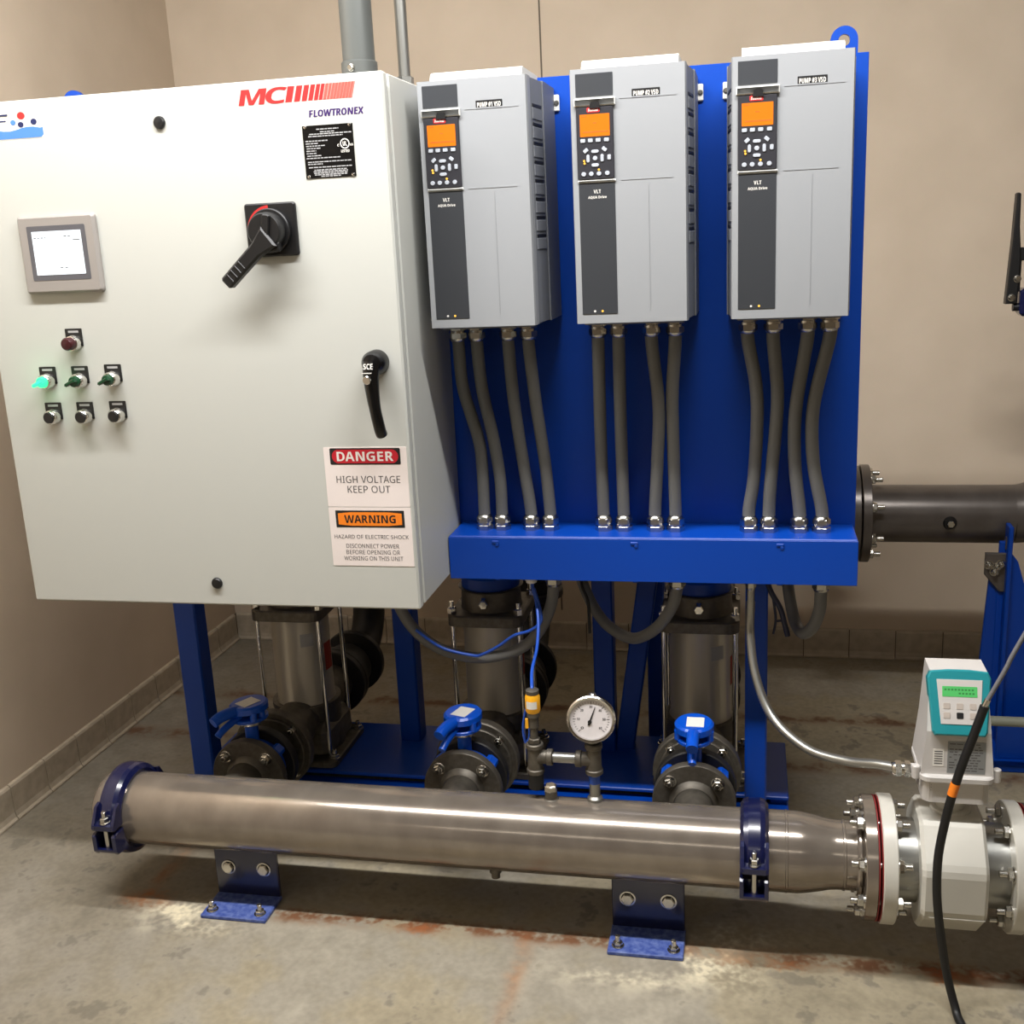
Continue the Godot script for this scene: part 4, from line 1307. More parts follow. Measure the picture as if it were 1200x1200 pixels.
	# check valve, elbow and riser behind each pump
	for k in 3:
		var px: float = PX[k]
		var r := thing("discharge_riser", "dark check valve and elbow pipe rising behind the %s pump" % ["left", "middle", "right"][k], "pipe", Vector3(px, 0.0, -0.8))
		b = Mb.new()
		b.ring(Vector3(px, 0.224, -0.495), Vector3(px, 0.224, -0.471), 0.03, 0.1, 36, 0.003)
		b.lathe(Mb.aim(Vector3(px, 0.224, -0.495), Vector3(0, 0, -1)), [Vector2(0.05, 0), Vector2(0.075, 0.02), Vector2(0.075, 0.09), Vector2(0.055, 0.12)], 32)
		b.ring(Vector3(px, 0.224, -0.64), Vector3(px, 0.224, -0.615), 0.03, 0.1, 36, 0.003)
		part("check_valve", b, M.darkcast, r)
		var pts := [Vector3(px, 0.224, -0.64)]
		for i in 9:
			var a := PI / 2 * i / 8
			pts.append(Vector3(px, 0.364 - cos(a) * 0.14, -0.668 - sin(a) * 0.14))
		part("elbow", Mb.new().tube(pts, 0.052, 28), M.darkcast, r)
		b = Mb.new()
		b.cyl(Vector3(px, 0.36, -0.808), Vector3(px, 0.6, -0.808), 0.0445, 28)
		b.ring(Vector3(px, 0.395, -0.808), Vector3(px, 0.42, -0.808), 0.03, 0.095, 36, 0.003)
		b.ring(Vector3(px, 0.42, -0.808), Vector3(px, 0.466, -0.808), 0.03, 0.08, 36, 0.003)
		b.ring(Vector3(px, 0.466, -0.808), Vector3(px, 0.49, -0.808), 0.03, 0.095, 36, 0.003)
		part("riser_pipe", b, M.darkcast, r)
		bolts(r, Vector3(px, 0.395, -0.808), Vector3.DOWN, 0.077, 4, PI / 4, 0.011, 0.012, 0.005)


func valves() -> void:
	for k in 3:
		var x: float = PX[k]
		var turn: float = [-0.5, -0.3, 0.0][k]
		var y := AX.y
		var t := thing("butterfly_valve", ["blue lever butterfly valve in front of the left pump, under the cabinet", "blue lever butterfly valve in front of the middle pump, left of the gauge", "blue lever butterfly valve in front of the right pump, right of the gauge"][k], "valve", Vector3(x, y, 0.1), "lever valves at the pump inlets")
		var b := Mb.new()
		b.ring(Vector3(x, y, 0.08), Vector3(x, y, 0.126), 0.03, 0.074, 40, 0.004)
		for s in [-1, 1]:
			b.box(Vector3(x + s * 0.062, y + 0.05, 0.103), Vector3(0.03, 0.026, 0.04), 0.006, Basis(Vector3(0, 0, 1), s * -0.7))
		b.cyl(Vector3(x, y + 0.06, 0.103), Vector3(x, y + 0.132, 0.103), 0.017, 20)
		part("valve_body", b, M.handle, t)
		b = Mb.new()
		b.ring(Vector3(x, y, 0.052), Vector3(x, y, 0.08), 0.03, 0.096, 44, 0.003)
		b.cyl(Vector3(x, y, 0.009), Vector3(x, y, 0.056), 0.056, 32)
		part("flange", b, M.darkcast, t)
		b = Mb.new()
		b.cyl(Vector3(x, y + 0.125, 0.103), Vector3(x, y + 0.145, 0.103), 0.028, 22, 0.002)
		part("stem", b, M.zinc, t)
		# lever head
		var Q := Transform3D(Basis(Vector3.UP, turn), Vector3(x, 0, 0.103))
		b = Mb.new()
		b.ext(disc(0.047, 0.042), Q * Mb.face(Vector3(0, 0.364, 0), Vector3.UP, Vector3.RIGHT), 0.008, 0.002)
		b.ext(disc(0.05, 0.045), Q * Mb.face(Vector3(0, 0.389, 0), Vector3.UP, Vector3.RIGHT), 0.019, 0.005)
		for s in [[-0.032, -0.012], [0.032, -0.012], [0.0, -0.034], [-0.036, 0.015], [0.036, 0.015]]:
			b.cyl(Q * Vector3(s[0], 0.37, s[1]), Q * Vector3(s[0], 0.392, s[1]), 0.009, 12)
		var hd := part("lever_head", b, M.handle, t)
		part("label", Mb.new().box(Q * Vector3(0.003, 0.4085, 0.004), Vector3(0.04, 0.0012, 0.05), 0.0, Q.basis), M.white, hd)
		b = Mb.new()
		var lp := smooth([Q * Vector3(0, 0.39, 0.02), Q * Vector3(0, 0.397, 0.05), Q * Vector3(0, 0.397, 0.085), Q * Vector3(0, 0.39, 0.108)], 5)
		var rr := []
		for i in lp.size():
			rr.append(lerpf(0.0155, 0.0135, float(i) / (lp.size() - 1)))
		b.tube(lp, 0.013, 16, rr)
		part("lever", b, M.handle, t)
		b = Mb.new()
		b.tube(smooth([Q * Vector3(0, 0.378, 0.03), Q * Vector3(0, 0.37, 0.06), Q * Vector3(0, 0.36, 0.085), Q * Vector3(0, 0.35, 0.1)], 5), 0.009, 14)
		part("trigger", b, M.handle, t)


func gauge_assembly() -> void:
	var z := 0.31
	var x := -0.4
	var t := thing("gauge_pipework", "small galvanized pipe tees linking the gauge riser to the sensor", "pipe fitting", Vector3(x, 0.305, z))
	var b := Mb.new()
	b.lathe(Mb.aim(Vector3(x, 0.3, z), Vector3.UP), [Vector2(0, 0), Vector2(0.017, 0), Vector2(0.017, 0.015), Vector2(0.012, 0.02), Vector2(0.0115, 0.1), Vector2(0, 0.1)], 22)
	part("nipple", b, M.galv, t)
	part("nipple_tape", Mb.new().cyl(Vector3(x, 0.35, z), Vector3(x, 0.368, z), 0.0122, 20), M.bluecable, t)
	for p in [[x, 0.408], [-0.53, 0.402]]:
		b = Mb.new()
		b.ring(Vector3(p[0], p[1] - 0.036, z), Vector3(p[0], p[1] + 0.036, z), 0.008, 0.0165, 22, 0.002)
		for s in [-1, 1]:
			b.ring(Vector3(p[0], p[1] + s * 0.03 - 0.006, z), Vector3(p[0], p[1] + s * 0.03 + 0.006, z), 0.01, 0.0195, 22, 0.002)
		var d: float = -1.0 if p[0] > -0.45 else 1.0
		b.cyl(Vector3(p[0], 0.405, z), Vector3(p[0] + d * 0.04, 0.405, z), 0.0155, 20)
		b.ring(Vector3(p[0] + d * 0.026, 0.405, z), Vector3(p[0] + d * 0.04, 0.405, z), 0.01, 0.0185, 20, 0.002)
		part("tee", b, M.cast, t)
	part("pipe", Mb.new().cyl(Vector3(-0.5, 0.405, z), Vector3(-0.43, 0.405, z), 0.0115, 20), M.galv, t)
	b = Mb.new()
	b.cyl(Vector3(-0.53, 0.33, z), Vector3(-0.53, 0.37, z), 0.0175, 20, 0.002)
	part("end_plug", b, M.black, t)
	# pressure gauge
	var g := thing("pressure_gauge", "round steel pressure gauge with a white dial above the long pipe", "gauge", Vector3(-0.402, 0.45, z))
	var c := Vector3(-0.403, 0.503, z - 0.012)
	var F := Mb.face(c, Vector3(0.07, 0.12, 1.0))
	var fz := F.basis.z
	b = Mb.new()
	b.lathe(Mb.aim(c, fz), [Vector2(0, 0), Vector2(0.045, 0), Vector2(0.0475, 0.004), Vector2(0.0475, 0.022), Vector2(0.0525, 0.0235), Vector2(0.0525, 0.03), Vector2(0.0495, 0.033), Vector2(0.0455, 0.032), Vector2(0.0445, 0.027)], 48)
	part("case", b, M.chrome, g)
	part("dial", Mb.new().cyl(c + fz * 0.02, c + fz * 0.0265, 0.0455, 40), M.dial, g)
	b = Mb.new()
	for i in 31:
		var a := deg_to_rad(225.0 - 270.0 * i / 30)
		var major := i % 5 == 0
		var T := F * Transform3D(Basis(Vector3(0, 0, 1), a), Vector3(cos(a), sin(a), 0) * (0.036 if major else 0.0375) + Vector3(0, 0, 0.0268))
		b.box(T.origin, Vector3(0.007 if major else 0.004, 0.0012 if major else 0.0007, 0.0004), 0.0, T.basis)
	for i in 7:
		var a := deg_to_rad(225.0 - 270.0 * i / 6)
		text(b, str(i * 10) if i else "0", F * at(cos(a) * 0.0275, sin(a) * 0.0275, 0.0266), 0.0065, 0.0055)
	part("scale", b, M.greyink, g)
	b = Mb.new()
	var A := F * Transform3D(Basis(Vector3(0, 0, 1), deg_to_rad(-20)), Vector3(-0.003, -0.006, 0.0275))
	b.ext(PackedVector2Array([Vector2(-0.0022, -0.008), Vector2(0.0022, -0.008), Vector2(0.0006, 0.035), Vector2(-0.0006, 0.035)]), A, 0.0006)
	b.ext(disc(0.0042, 0.0042, 16), A, 0.0016)
	part("needle", b, M.ink, g)
	b = Mb.new()
	b.cyl(Vector3(-0.4015, 0.443, z), Vector3(-0.403, 0.47, z - 0.002), 0.0095, 18)
	b.ext(hexa(0.0125), Mb.face(Vector3(-0.4015, 0.442, z), Vector3.UP, Vector3.RIGHT), 0.011, 0.002)
	part("stem", b, M.zinc, g)
	b = Mb.new()
	b.cyl(c + F.basis * Vector3(0.003, 0.045, 0.012), c + F.basis * Vector3(0.003, 0.0535, 0.012), 0.008, 16, 0.002)
	part("relief_plug", b, M.zinc, g)
	# pressure sensor
	var s := thing("pressure_sensor", "small steel pressure sensor with a yellow and white wrap", "sensor", Vector3(-0.53, 0.438, z))
	b = Mb.new()
	b.ext(hexa(0.0135), Mb.face(Vector3(-0.53, 0.436, z), Vector3.UP, Vector3.RIGHT), 0.014, 0.002)
	b.lathe(Mb.aim(Vector3(-0.53, 0.449, z), Vector3.UP), [Vector2(0.0085, 0), Vector2(0.0085, 0.024), Vector2(0.0115, 0.027), Vector2(0.0115, 0.05), Vector2(0.0145, 0.052), Vector2(0.0145, 0.062)], 20)
	part("body", b, M.cast, s)
	part("yellow_wrap", Mb.new().lathe(Mb.aim(Vector3(-0.53, 0.509, z), Vector3.UP), [Vector2(0, 0), Vector2(0.0135, 0), Vector2(0.0165, 0.006), Vector2(0.0165, 0.038), Vector2(0.013, 0.046), Vector2(0, 0.047)], 24), M.yellow, s)
	b = Mb.new()
	for k in 6:
		var a0 := -0.75 + 0.25 * k
		var p := func(a: float, y: float) -> Vector3: return Vector3(-0.53 + sin(a) * 0.0169, y, z + cos(a) * 0.0169)
		b.quad(p.call(a0, 0.523), p.call(a0 + 0.25, 0.523), p.call(a0 + 0.25, 0.54), p.call(a0, 0.54), Vector3(0, 0, 1))
	part("white_label", b, M.white, s)
	part("cap", Mb.new().lathe(Mb.aim(Vector3(-0.53, 0.554, z), Vector3.UP), [Vector2(0, 0), Vector2(0.0145, 0), Vector2(0.0145, 0.008), Vector2(0.006, 0.012), Vector2(0, 0.012)], 20), M.cast, s)
	part("tag", Mb.new().box(Vector3(-0.543, 0.487, z + 0.009), Vector3(0.007, 0.024, 0.004), 0.001), M.yellow, s)


func flow_meter() -> void:
	var Y := AX.y
	var C := Vector3(0, Y, AX.z)
	var X := Vector3(1, 0, 0)
	var g := solo("flange_gasket", Mb.new().ring(C + X * 0.182, C + X * 0.1842, 0.07, 0.127, 48).ring(C + X * 0.184, C + X * 0.1885, 0.07, 0.1, 48).ring(C + X * 0.1883, C + X * 0.1905, 0.07, 0.127, 48), M.gasket, "dark red gasket clamped between the reducer flange and the white flange", "gasket", C + X * 0.186)
	var t := thing("flow_meter", "white flanged flow meter body at the pipe's right end", "flow meter", Vector3(0.33, Y - 0.13, AX.z))
	var b := Mb.new()
	b.ring(C + X * 0.1905, C + X * 0.219, 0.068, 0.131, 56, 0.002)
	part("flange", b, M.whitecoat, t)
	b = Mb.new()
	b.cyl(C + X * 0.219, C + X * 0.445, 0.0845, 44)
	part("tube", b, M.galv, t)
	b = Mb.new()
	var oct := PackedVector2Array()
	for k in 8:
		var a := TAU * k / 8 + PI / 8
		for j in 3:
			oct.append(Vector2.from_angle(a - 0.1 + 0.1 * j) * (0.132 if j == 1 else 0.1305))
	var BT := Transform3D(Basis(Vector3(0, 0, -1), Vector3(0, 1, 0), Vector3(1, 0, 0)), C + X * 0.33)
	b.ext(oct, BT, 0.056, 0.007)
	b.ext(oct, Transform3D(BT.basis * Basis(Vector3(0, 1, 0), PI), C + X * 0.33), 0.068, 0.007)
	part("body", b, M.whitecoat, t)
	for k in 8:
		var o := C + Vector3(0, cos(TAU * k / 8 + PI / 8), sin(TAU * k / 8 + PI / 8)) * 0.108
		for e in [[0.165, 0.22], [0.435, 0.495]]:
			part("stud", Mb.new().cyl(o + X * (e[0] - C.x), o + X * (e[1] - C.x), 0.0072, 12), M.zinc, t)
	part("seam", Mb.new().box(C + Vector3(0.33, -0.052, 0.1215), Vector3(0.105, 0.0025, 0.003), 0.001), M.whitecoat, t)
	b = Mb.new()
	b.ring(C + X * 0.435, C + X * 0.463, 0.068, 0.131, 56, 0.002)
	part("flange", b, M.whitecoat, t)
	b = Mb.new()
	b.cyl(Vector3(0.328, Y + 0.115, AX.z), Vector3(0.328, 0.388, AX.z), 0.028, 28)
	b.ring(Vector3(0.328, 0.347, AX.z), Vector3(0.328, 0.355, AX.z), 0.02, 0.04, 28, 0.002)
	part("neck", b, M.whitecoat, t)
	bolts(t, C + X * 0.219, X, 0.108, 8, PI / 8, 0.0125, 0.013, 0.016, "nut")
	bolts(t, C + X * 0.435, -X, 0.108, 8, PI / 8, 0.0125, 0.013, 0.016, "nut")
	g = solo("flange_gasket", Mb.new().ring(C + X * 0.463, C + X * 0.4652, 0.07, 0.127, 48).ring(C + X * 0.465, C + X * 0.4695, 0.07, 0.1, 48).ring(C + X * 0.4693, C + X * 0.4715, 0.07, 0.127, 48), M.gasket, "dark red gasket on the right-hand side of the white flow meter", "gasket", C + X * 0.467)
	t = thing("outlet_pipe", "dark flanged pipe beyond the flow meter at the picture's right edge", "pipe", C + X * 0.9)
	b = Mb.new()
	b.ring(C + X * 0.4715, C + X * 0.4955, 0.068, 0.127, 56, 0.0015)
	part("flange", b, M.cast, t)
	part("pipe", Mb.new().cyl(C + X * 0.49, C + X * 2.75, 0.0708, 40), M.steel, t)
	bolts(t, C + X * 0.4955, X, 0.108, 8, PI / 8, 0.0125, 0.013, 0.01)
	# the transmitter head
	var cx := 0.3265
	t = thing("flow_transmitter", "white flow transmitter with a teal framed green display, above the flow meter", "transmitter", Vector3(cx, 0.385, AX.z))
	b = Mb.new()
	b.ext(rrect(0.128, 0.125, 0.018), Mb.face(Vector3(cx, 0.392, AX.z), Vector3.UP, Vector3.RIGHT), 0.05)
	b.box(Vector3(cx, 0.391, AX.z), Vector3(0.11, 0.012, 0.11), 0.005)
	part("terminal_box", b, M.headgrey, t)
	b = Mb.new()
	b.ext(rrect(0.146, 0.138, 0.018), Mb.face(Vector3(cx, 0.44, AX.z), Vector3.UP, Vector3.RIGHT), 0.012, 0.003)
	for s in [-1, 1]:
		b.cyl(Vector3(cx + s * 0.075, 0.436, AX.z + 0.05), Vector3(cx + s * 0.075, 0.464, AX.z + 0.05), 0.008, 14, 0.002)
	part("rim", b, M.headgrey, t)
	# tapered upper shell with a face that leans back
	b = Mb.new()
	var z1 := AX.z + 0.062
	var lowp := [Vector3(cx - 0.067, 0.452, z1), Vector3(cx + 0.067, 0.452, z1), Vector3(cx + 0.067, 0.452, AX.z - 0.06), Vector3(cx - 0.067, 0.452, AX.z - 0.06)]
	var mid := [Vector3(cx - 0.059, 0.541, z1 - 0.004), Vector3(cx + 0.059, 0.541, z1 - 0.004), Vector3(cx + 0.059, 0.541, AX.z - 0.052), Vector3(cx - 0.059, 0.541, AX.z - 0.052)]
	var top := [Vector3(cx - 0.053, 0.652, AX.z + 0.015), Vector3(cx + 0.053, 0.652, AX.z + 0.015), Vector3(cx + 0.053, 0.652, AX.z - 0.046), Vector3(cx - 0.053, 0.652, AX.z - 0.046)]
	for k in 4:
		var j := (k + 1) % 4
		var o: Vector3 = (lowp[k] + lowp[j]) / 2 - Vector3(cx, 0.452, AX.z)
		b.quad(lowp[k], lowp[j], mid[j], mid[k], o)
		b.quad(mid[k], mid[j], top[j], top[k], o)
	b.quad(top[0], top[1], top[2], top[3], Vector3.UP)
	b.quad(lowp[0], lowp[1], lowp[2], lowp[3], Vector3.DOWN)
	part("shell", b, M.headgrey, t)
	var lean := Vector3(0, (z1 - 0.004) - (AX.z + 0.015), 0.652 - 0.541).normalized()
	var F := Mb.face(Vector3(cx, 0.5965, (z1 - 0.004 + AX.z + 0.015) / 2), lean)
	var fr := PackedVector2Array([Vector2(-0.046, -0.066), Vector2(0.046, -0.066), Vector2(0.0505, -0.058), Vector2(0.0585, 0.045), Vector2(0.053, 0.058), Vector2(0.02, 0.0615), Vector2(-0.02, 0.0615), Vector2(-0.053, 0.058), Vector2(-0.0585, 0.045), Vector2(-0.0505, -0.058)])
	var bz := part("display_frame", flat(F * at(0, 0, -0.012), fr, 0.024, 0.003), M.teal, t)
	part("display_panel", flat(F * at(0, 0.002, 0.0115), PackedVector2Array([Vector2(-0.035, -0.046), Vector2(0.037, -0.046), Vector2(0.042, 0.04), Vector2(-0.042, 0.04)]), 0.0018, 0.0004), M.headgrey, bz)
	part("display_screen", flat(F * at(0, 0.019, 0.0133), rrect(0.064, 0.02, 0.001), 0.0006), M.lcd, bz)
	b = Mb.new()
	for i in 9:
		b.box(F * Vector3(-0.026 + 0.0062 * i, 0.0225, 0.0139), Vector3(0.004, 0.0035, 0.0002), 0.0, F.basis)
		if i < 5:
			b.box(F * Vector3(0.0 + 0.0062 * i, 0.0155, 0.0139), Vector3(0.004, 0.0035, 0.0002), 0.0, F.basis)
	part("screen_text", b, mat(Color(0.2, 0.5, 0.25), 0.5), bz)
	for i in 3:
		for j in 2:
			part("key", flat(F * at(-0.024 + 0.024 * i, -0.009 - 0.018 * j, 0.0133), rrect(0.0125, 0.012, 0.002), 0.0008, 0.0003), M.ink if i == 1 and j == 1 else M.headgrey2, bz)
	var fz := Mb.face(Vector3(cx, 0.499, z1 - 0.002), Vector3(0, 0.004, 0.099).normalized())
	part("barcode_label", flat(fz * at(-0.036, -0.012, 0.0), rrect(0.02, 0.036, 0.001), 0.0006), M.white, t)
	var pl := part("rating_label", flat(fz * at(0.0155, -0.01, 0.0), rrect(0.07, 0.066, 0.001), 0.0006), M.plate, t)
	b = Mb.new()
	var rng := RandomNumberGenerator.new()
	rng.seed = 9
	for i in 11:
		var px := -0.016
		while px < 0.045:
			var lw := rng.randf_range(0.004, 0.012)
			if rng.randf() < 0.75 and px + lw < 0.048:
				b.box(fz * Vector3(px + lw / 2, 0.018 - 0.0055 * i, 0.0007), Vector3(lw, 0.002, 0.0003), 0.0, fz.basis)
			px += lw + 0.002
	for i in 6:
		b.box(fz * Vector3(-0.036, 0.001 - 0.005 * i, 0.0007), Vector3(0.015, 0.002, 0.0003), 0.0, fz.basis)
	part("label_text", b, M.greyink, pl)
	b = flat(at(cx, 0.416, AX.z + 0.0625), rrect(0.1, 0.04, 0.002), 0.0008)
	pl = part("wiring_label", b, M.headgrey2, t)
	b = Mb.new()
	for i in 3:
		b.box(Vector3(cx - 0.02, 0.43 - 0.006 * i, AX.z + 0.0635), Vector3(0.055, 0.0022, 0.0003))
	for i in 3:
		b.box(Vector3(cx - 0.042 + 0.013 * i, 0.403, AX.z + 0.0635), Vector3(0.007, 0.008, 0.0003))
	part("label_text", b, M.greyink, pl)
	# cable entry at the left
	b = Mb.new()
	b.cyl(Vector3(cx - 0.06, 0.434, AX.z + 0.01), Vector3(cx - 0.082, 0.434, AX.z + 0.01), 0.012, 16)
	part("cable_entry", b, M.headgrey, t)
	# armoured conduit from the trough to the head
	t = thing("armoured_conduit", "ribbed metal conduit sweeping from the trough to the flow transmitter", "conduit", Vector3(-0.069, 0.7535, 0.065))
	var path := smooth([Vector3(-0.069, 0.735, 0.065), Vector3(-0.069, 0.69, 0.065), Vector3(-0.07, 0.618, 0.065), Vector3(-0.058, 0.529, 0.1), Vector3(-0.021, 0.45, 0.15), Vector3(0.05, 0.412, 0.22), Vector3(0.126, 0.412, 0.27), Vector3(0.185, 0.428, 0.31), Vector3(cx - 0.1, 0.434, AX.z + 0.01)], 34)
	var rad := []
	for i in path.size():
		rad.append(0.0088 if i < 34 else (0.0105 if i % 2 else 0.0093))
	part("hose", Mb.new().tube(path, 0.0105, 14, rad), M.galv, t)
	b = Mb.new()
	gland(b, Vector3(-0.069, 0.7535, 0.065), Vector3.DOWN, 0.0085)
	part("fitting", b, M.zinc, t)
	b = Mb.new()
	gland(b, Vector3(cx - 0.08, 0.434, AX.z + 0.01), Vector3.LEFT, 0.0115)
	part("fitting", b, M.zinc, t)


func discharge() -> void:
	var C := Vector3(0, 0.672, -0.808)
	var X := Vector3(1, 0, 0)
	var t := thing("discharge_header", "dark discharge pipe running behind the skid panel, ending in a flange", "pipe", Vector3(-0.7, 0.588, -0.808))
	var b := Mb.new()
	b.cyl(C + X * -1.55, C + X * 0.236, 0.0842, 40, 0.004)
	part("pipe", b, M.darkpipe, t)
	part("flange", Mb.new().ring(C + X * 0.214, C + X * 0.239, 0.07, 0.14, 44, 0.0015), M.darkpipe, t)
	bolts(t, C + X * 0.214, -X, 0.1205, 8, PI / 8, 0.014, 0.014, 0.006)
	t = thing("discharge_pipe", "dark horizontal pipe right of the blue panel, carried by the stand", "pipe", Vector3(0.5, 0.588, -0.808))
	b = Mb.new()
	b.cyl(C + X * 0.245, C + X * 0.66, 0.0842, 48)
	part("pipe", b, M.darkpipe, t)
	part("flange", Mb.new().ring(C + X * 0.243, C + X * 0.268, 0.07, 0.144, 48, 0.0015), M.darkpipe, t)
	bolts(t, C + X * 0.268, X, 0.1205, 8, PI / 8, 0.014, 0.014, 0.02)
	var pts := []
	for i in 11:
		var a := PI / 2 * i / 10
		pts.append(C + Vector3(0.66 + sin(a) * 0.16, (1 - cos(a)) * 0.16, 0))
	pts.append(C + Vector3(0.82, 0.33, 0))
	part("elbow", Mb.new().tube(pts, 0.0842, 32), M.darkpipe, t)
	b = Mb.new()
	b.lathe(Mb.aim(Vector3(0.483, 0.666, -0.73), Vector3(0, 0.0, 1)), [Vector2(0.021, 0), Vector2(0.019, 0.006), Vector2(0.0155, 0.014), Vector2(0, 0.015)], 22)
	var pl := part("outlet_boss", b, M.black, t)
	part("plug", Mb.new().ext(hexa(0.0105), Mb.face(Vector3(0.483, 0.666, -0.717), Vector3(0, 0, 1)), 0.012, 0.002), M.zinc, pl)
	# riser with lever valve at the picture's right edge
	t = thing("lever_valve", "black lever valve with a blue body at the picture's right edge", "valve", C + Vector3(0.82, 0.33, 0))
	b = Mb.new()
	b.ring(C + Vector3(0.82, 0.58, 0), C + Vector3(0.82, 0.64, 0), 0.05, 0.12, 40, 0.004)
	b.box(C + Vector3(0.708, 0.6, 0), Vector3(0.13, 0.075, 0.06), 0.008)
	part("valve_body", b, M.navy, t)
	b = Mb.new()
	b.ext(PackedVector2Array([Vector2(-0.014, -0.05), Vector2(0.016, -0.05), Vector2(0.018, 0.08), Vector2(0.011, 0.155), Vector2(0.009, 0.24), Vector2(0.003, 0.243), Vector2(-0.001, 0.24), Vector2(-0.005, 0.12)]), Transform3D(Basis(Vector3(1, 0, 0), Vector3(0, 1, 0), Vector3(0, 0, 1)), Vector3(0.622, 1.318, -0.82)), 0.03, 0.003)
	var lv := part("lever", b, M.black, t)
	b = Mb.new()
	b.box(Vector3(0.652, 1.4, -0.805), Vector3(0.04, 0.035, 0.02), 0.003)
	b.box(Vector3(0.637, 1.35, -0.805), Vector3(0.014, 0.1, 0.02), 0.003)
	b.cyl(Vector3(0.63, 1.258, -0.808), Vector3(0.66, 1.258, -0.808), 0.011, 14)
	part("catch", b, M.black, lv)
	for p in [[0.622, 1.285], [0.634, 1.335]]:
		put("bolt", bolt_mesh(0.008, 0.008), M.zinc, lv, at(p[0], p[1], -0.79))
	part("riser_pipe", Mb.new().cyl(C + Vector3(0.82, 0.335, 0), C + Vector3(0.82, 2.178, 0), 0.0842, 36), M.darkpipe, t)
	# pipe stand
	t = thing("pipe_stand", "dark blue steel stand clamped under the discharge pipe at right", "stand", Vector3(0.64, 0, -0.62))
	b = Mb.new()
	b.box(Vector3(0.63, 0.31, -0.706), Vector3(0.035, 0.62, 0.012), 0.002)
	b.box(Vector3(0.635, 0.335, -0.694), Vector3(0.012, 0.67, 0.05), 0.002)
	part("post", b, M.blue, t)
	b = Mb.new()
	b.ext(PackedVector2Array([Vector2(0.585, 0.02), Vector2(0.632, 0.02), Vector2(0.632, 0.565), Vector2(0.592, 0.53), Vector2(0.578, 0.25)]), at(0, 0, -0.715), 0.012, 0.002)
	b.ext(PackedVector2Array([Vector2(0.636, 0.02), Vector2(0.9, 0.02), Vector2(0.8, 0.12), Vector2(0.665, 0.56), Vector2(0.636, 0.6)]), at(0, 0, -0.715), 0.012, 0.002)
	part("gusset", b, M.blue, t)
	b = Mb.new()
	b.box(Vector3(0.74, 0.01, -0.66), Vector3(0.34, 0.02, 0.26), 0.003)
	b.box(Vector3(0.76, 0.07, -0.58), Vector3(0.3, 0.1, 0.012), 0.002)
	part("foot_plate", b, M.blue, t)
	b = Mb.new()
	b.ext(PackedVector2Array([Vector2(0.575, 0.588), Vector2(0.63, 0.588), Vector2(0.632, 0.475), Vector2(0.617, 0.475), Vector2(0.575, 0.525)]), at(0, 0, -0.7), 0.01, 0.002)
	b.cyl(Vector3(0.632, 0.6, -0.695), Vector3(0.632, 0.635, -0.695), 0.006, 12)
	var cl := part("pipe_clamp", b, M.darkpipe, t)
	for p in [[0.585, 0.555], [0.6, 0.535], [0.616, 0.558], [0.606, 0.55]]:
		put("nut", bolt_mesh(0.01, 0.011, 0.01), M.zinc, cl, at(p[0], p[1], -0.69))
	# thin pale pipe low behind the transmitter
	t = thing("drain_pipe", "thin pale grey pipe running right, low behind the flow transmitter", "pipe", Vector3(0.8, 0.02, -0.42))
	b = Mb.new()
	b.cyl(Vector3(0.47, 0.19, -0.45), Vector3(1.9, 0.19, -0.45), 0.0135, 20)
	part("pipe", b, M.pvc, t)
	for x in [0.95, 1.8]:
		part("saddle", Mb.new().box(Vector3(x, 0.09, -0.45), Vector3(0.05, 0.18, 0.05), 0.004), M.pvc, t)


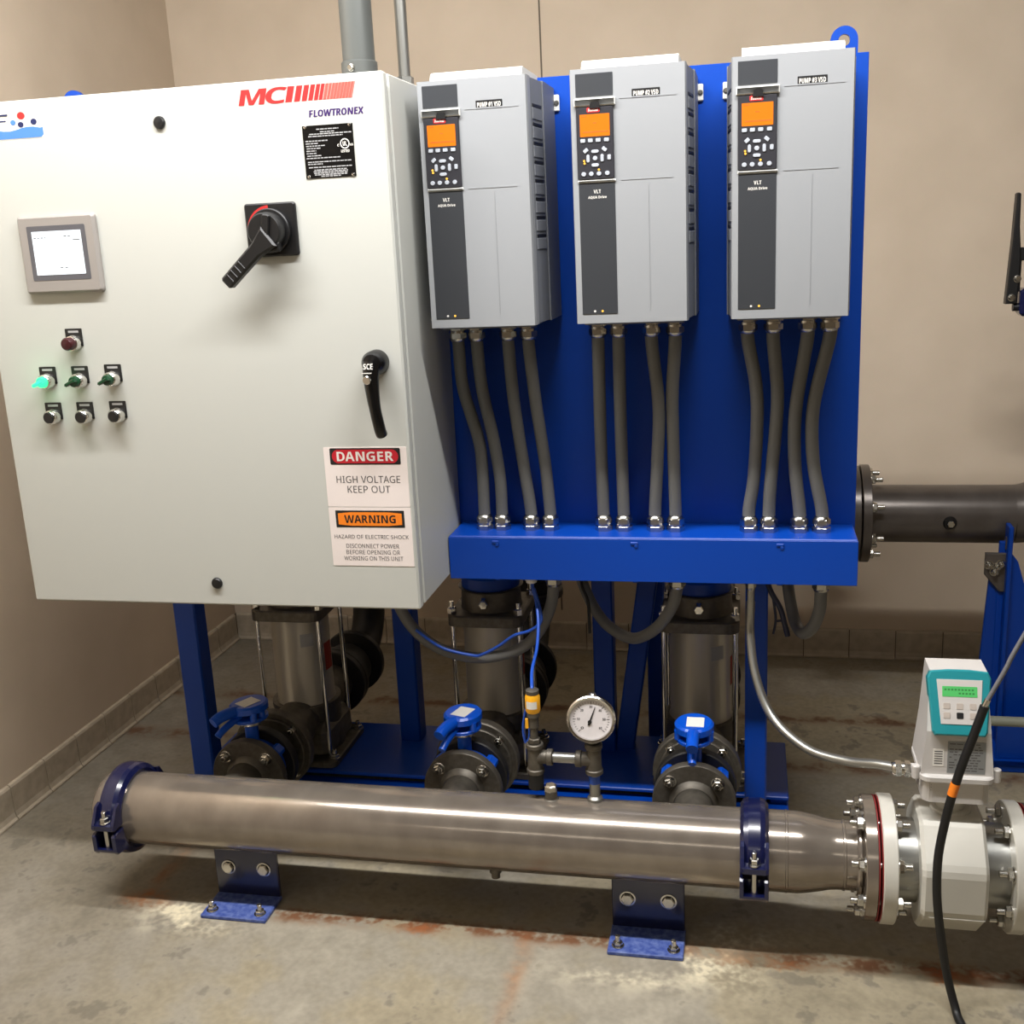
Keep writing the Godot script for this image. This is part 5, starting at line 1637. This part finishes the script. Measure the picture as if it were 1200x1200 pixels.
func loose_cables() -> void:
	var b := Mb.new()
	var t := thing("sensor_cable", "thin blue cable dropping from the trough to the pressure sensor", "cable", Vector3(-0.571, 0.7535, 0.065))
	part("wire", Mb.new().tube(smooth([Vector3(-0.571, 0.75, 0.065), Vector3(-0.568, 0.71, 0.066), Vector3(-0.559, 0.685, 0.08), Vector3(-0.548, 0.645, 0.12), Vector3(-0.542, 0.606, 0.18), Vector3(-0.54, 0.585, 0.25), Vector3(-0.532, 0.57, 0.3), Vector3(-0.53, 0.562, 0.31)], 6), 0.0038, 10), M.bluecable, t)
	b.lathe(Mb.aim(Vector3(-0.571, 0.7535, 0.065), Vector3.DOWN), [Vector2(0, 0), Vector2(0.0155, 0), Vector2(0.015, 0.02), Vector2(0.012, 0.028), Vector2(0.004, 0.029)], 20)
	part("cord_grip", b, M.white, t)
	b = Mb.new().tube(smooth([Vector3(-0.565, 0.712, 0.07), Vector3(-0.55, 0.669, 0.085), Vector3(-0.549, 0.635, 0.085), Vector3(-0.576, 0.611, 0.08), Vector3(-0.617, 0.595, 0.075), Vector3(-0.657, 0.564, 0.065), Vector3(-0.701, 0.537, 0.055), Vector3(-0.727, 0.531, 0.05), Vector3(-0.803, 0.552, 0.058), Vector3(-0.859, 0.603, 0.076)], 6), 0.0038, 10)
	solo("signal_cable", b, M.bluecable, "thin blue cable tied along the conduit loop across the middle pump", "cable", Vector3(-0.6, 0.6, 0.08))
	b = Mb.new().tube(smooth([Vector3(-0.548, 0.51, 0.3), Vector3(-0.556, 0.468, 0.3), Vector3(-0.552, 0.432, 0.3), Vector3(-0.543, 0.445, 0.3), Vector3(-0.541, 0.48, 0.303)], 6), 0.003, 8)
	solo("cable_tail", b, M.bluecable, "short blue wire tail looped beside the pressure sensor", "cable", Vector3(-0.552, 0.432, 0.3))
	b = Mb.new().tube(smooth([Vector3(-0.476, 0.73, -0.06), Vector3(-0.468, 0.683, -0.04), Vector3(-0.453, 0.645, -0.03), Vector3(-0.45, 0.571, -0.02)], 5), 0.004, 8)
	solo("hanging_wire", b, M.cable, "black wire end hanging under the trough by the conduit loop", "cable", Vector3(-0.45, 0.571, -0.02))
	b = Mb.new().tube(smooth([Vector3(-0.04, 0.76, 0.02), Vector3(-0.027, 0.709, 0.03), Vector3(-0.004, 0.665, 0.03), Vector3(0.006, 0.63, 0.03), Vector3(0.014, 0.597, 0.03)], 5), 0.0065, 10)
	b.tube(smooth([Vector3(-0.022, 0.7, 0.03), Vector3(-0.015, 0.66, 0.03), Vector3(-0.013, 0.63, 0.03), Vector3(-0.018, 0.601, 0.03)], 5), 0.003, 8)
	b.tube([Vector3(-0.013, 0.632, 0.03), Vector3(0.004, 0.634, 0.03)], 0.003, 8)
	solo("tied_cable", b, mat(Color(0.06, 0.08, 0.2), 0.4), "dark tied cable end hanging right of the blue post", "cable", Vector3(0.0, 0.6, 0.03))
	# black cable that comes down from the right
	t = thing("black_cable", "black cable hanging in front of the flow meter down to the floor", "cable", Vector3(0.32, 0, 0.5))
	var thin := smooth([Vector3(1.15, 2.85, 0.5), Vector3(1.12, 2.5, 0.5), Vector3(0.98, 2.0, 0.5), Vector3(0.74, 1.5, 0.49), Vector3(0.55, 1.1, 0.49), Vector3(0.405, 0.783, 0.49), Vector3(0.378, 0.717, 0.49), Vector3(0.348, 0.649, 0.49)], 8)
	part("lead", Mb.new().tube(thin, 0.0042, 10), M.greycable, t)
	part("ferrule", Mb.new().cyl(Vector3(0.352, 0.658, 0.49), Vector3(0.345, 0.64, 0.49), 0.0056, 14), M.chrome, t)
	var thick := smooth([Vector3(0.347, 0.645, 0.49), Vector3(0.33, 0.581, 0.49), Vector3(0.315, 0.528, 0.49), Vector3(0.299, 0.458, 0.49), Vector3(0.287, 0.385, 0.49), Vector3(0.281, 0.322, 0.49), Vector3(0.283, 0.248, 0.49), Vector3(0.292, 0.174, 0.49), Vector3(0.307, 0.085, 0.492), Vector3(0.322, 0.025, 0.51), Vector3(0.33, 0.0085, 0.545), Vector3(0.36, 0.0085, 0.65), Vector3(0.5, 0.0085, 0.75)], 8)
	part("sheath", Mb.new().tube(thick, 0.0082, 14), M.cable, t)
	part("orange_tag", Mb.new().cyl(Vector3(0.305, 0.488, 0.49), Vector3(0.2995, 0.463, 0.49), 0.0088, 16), M.warnorange, t)
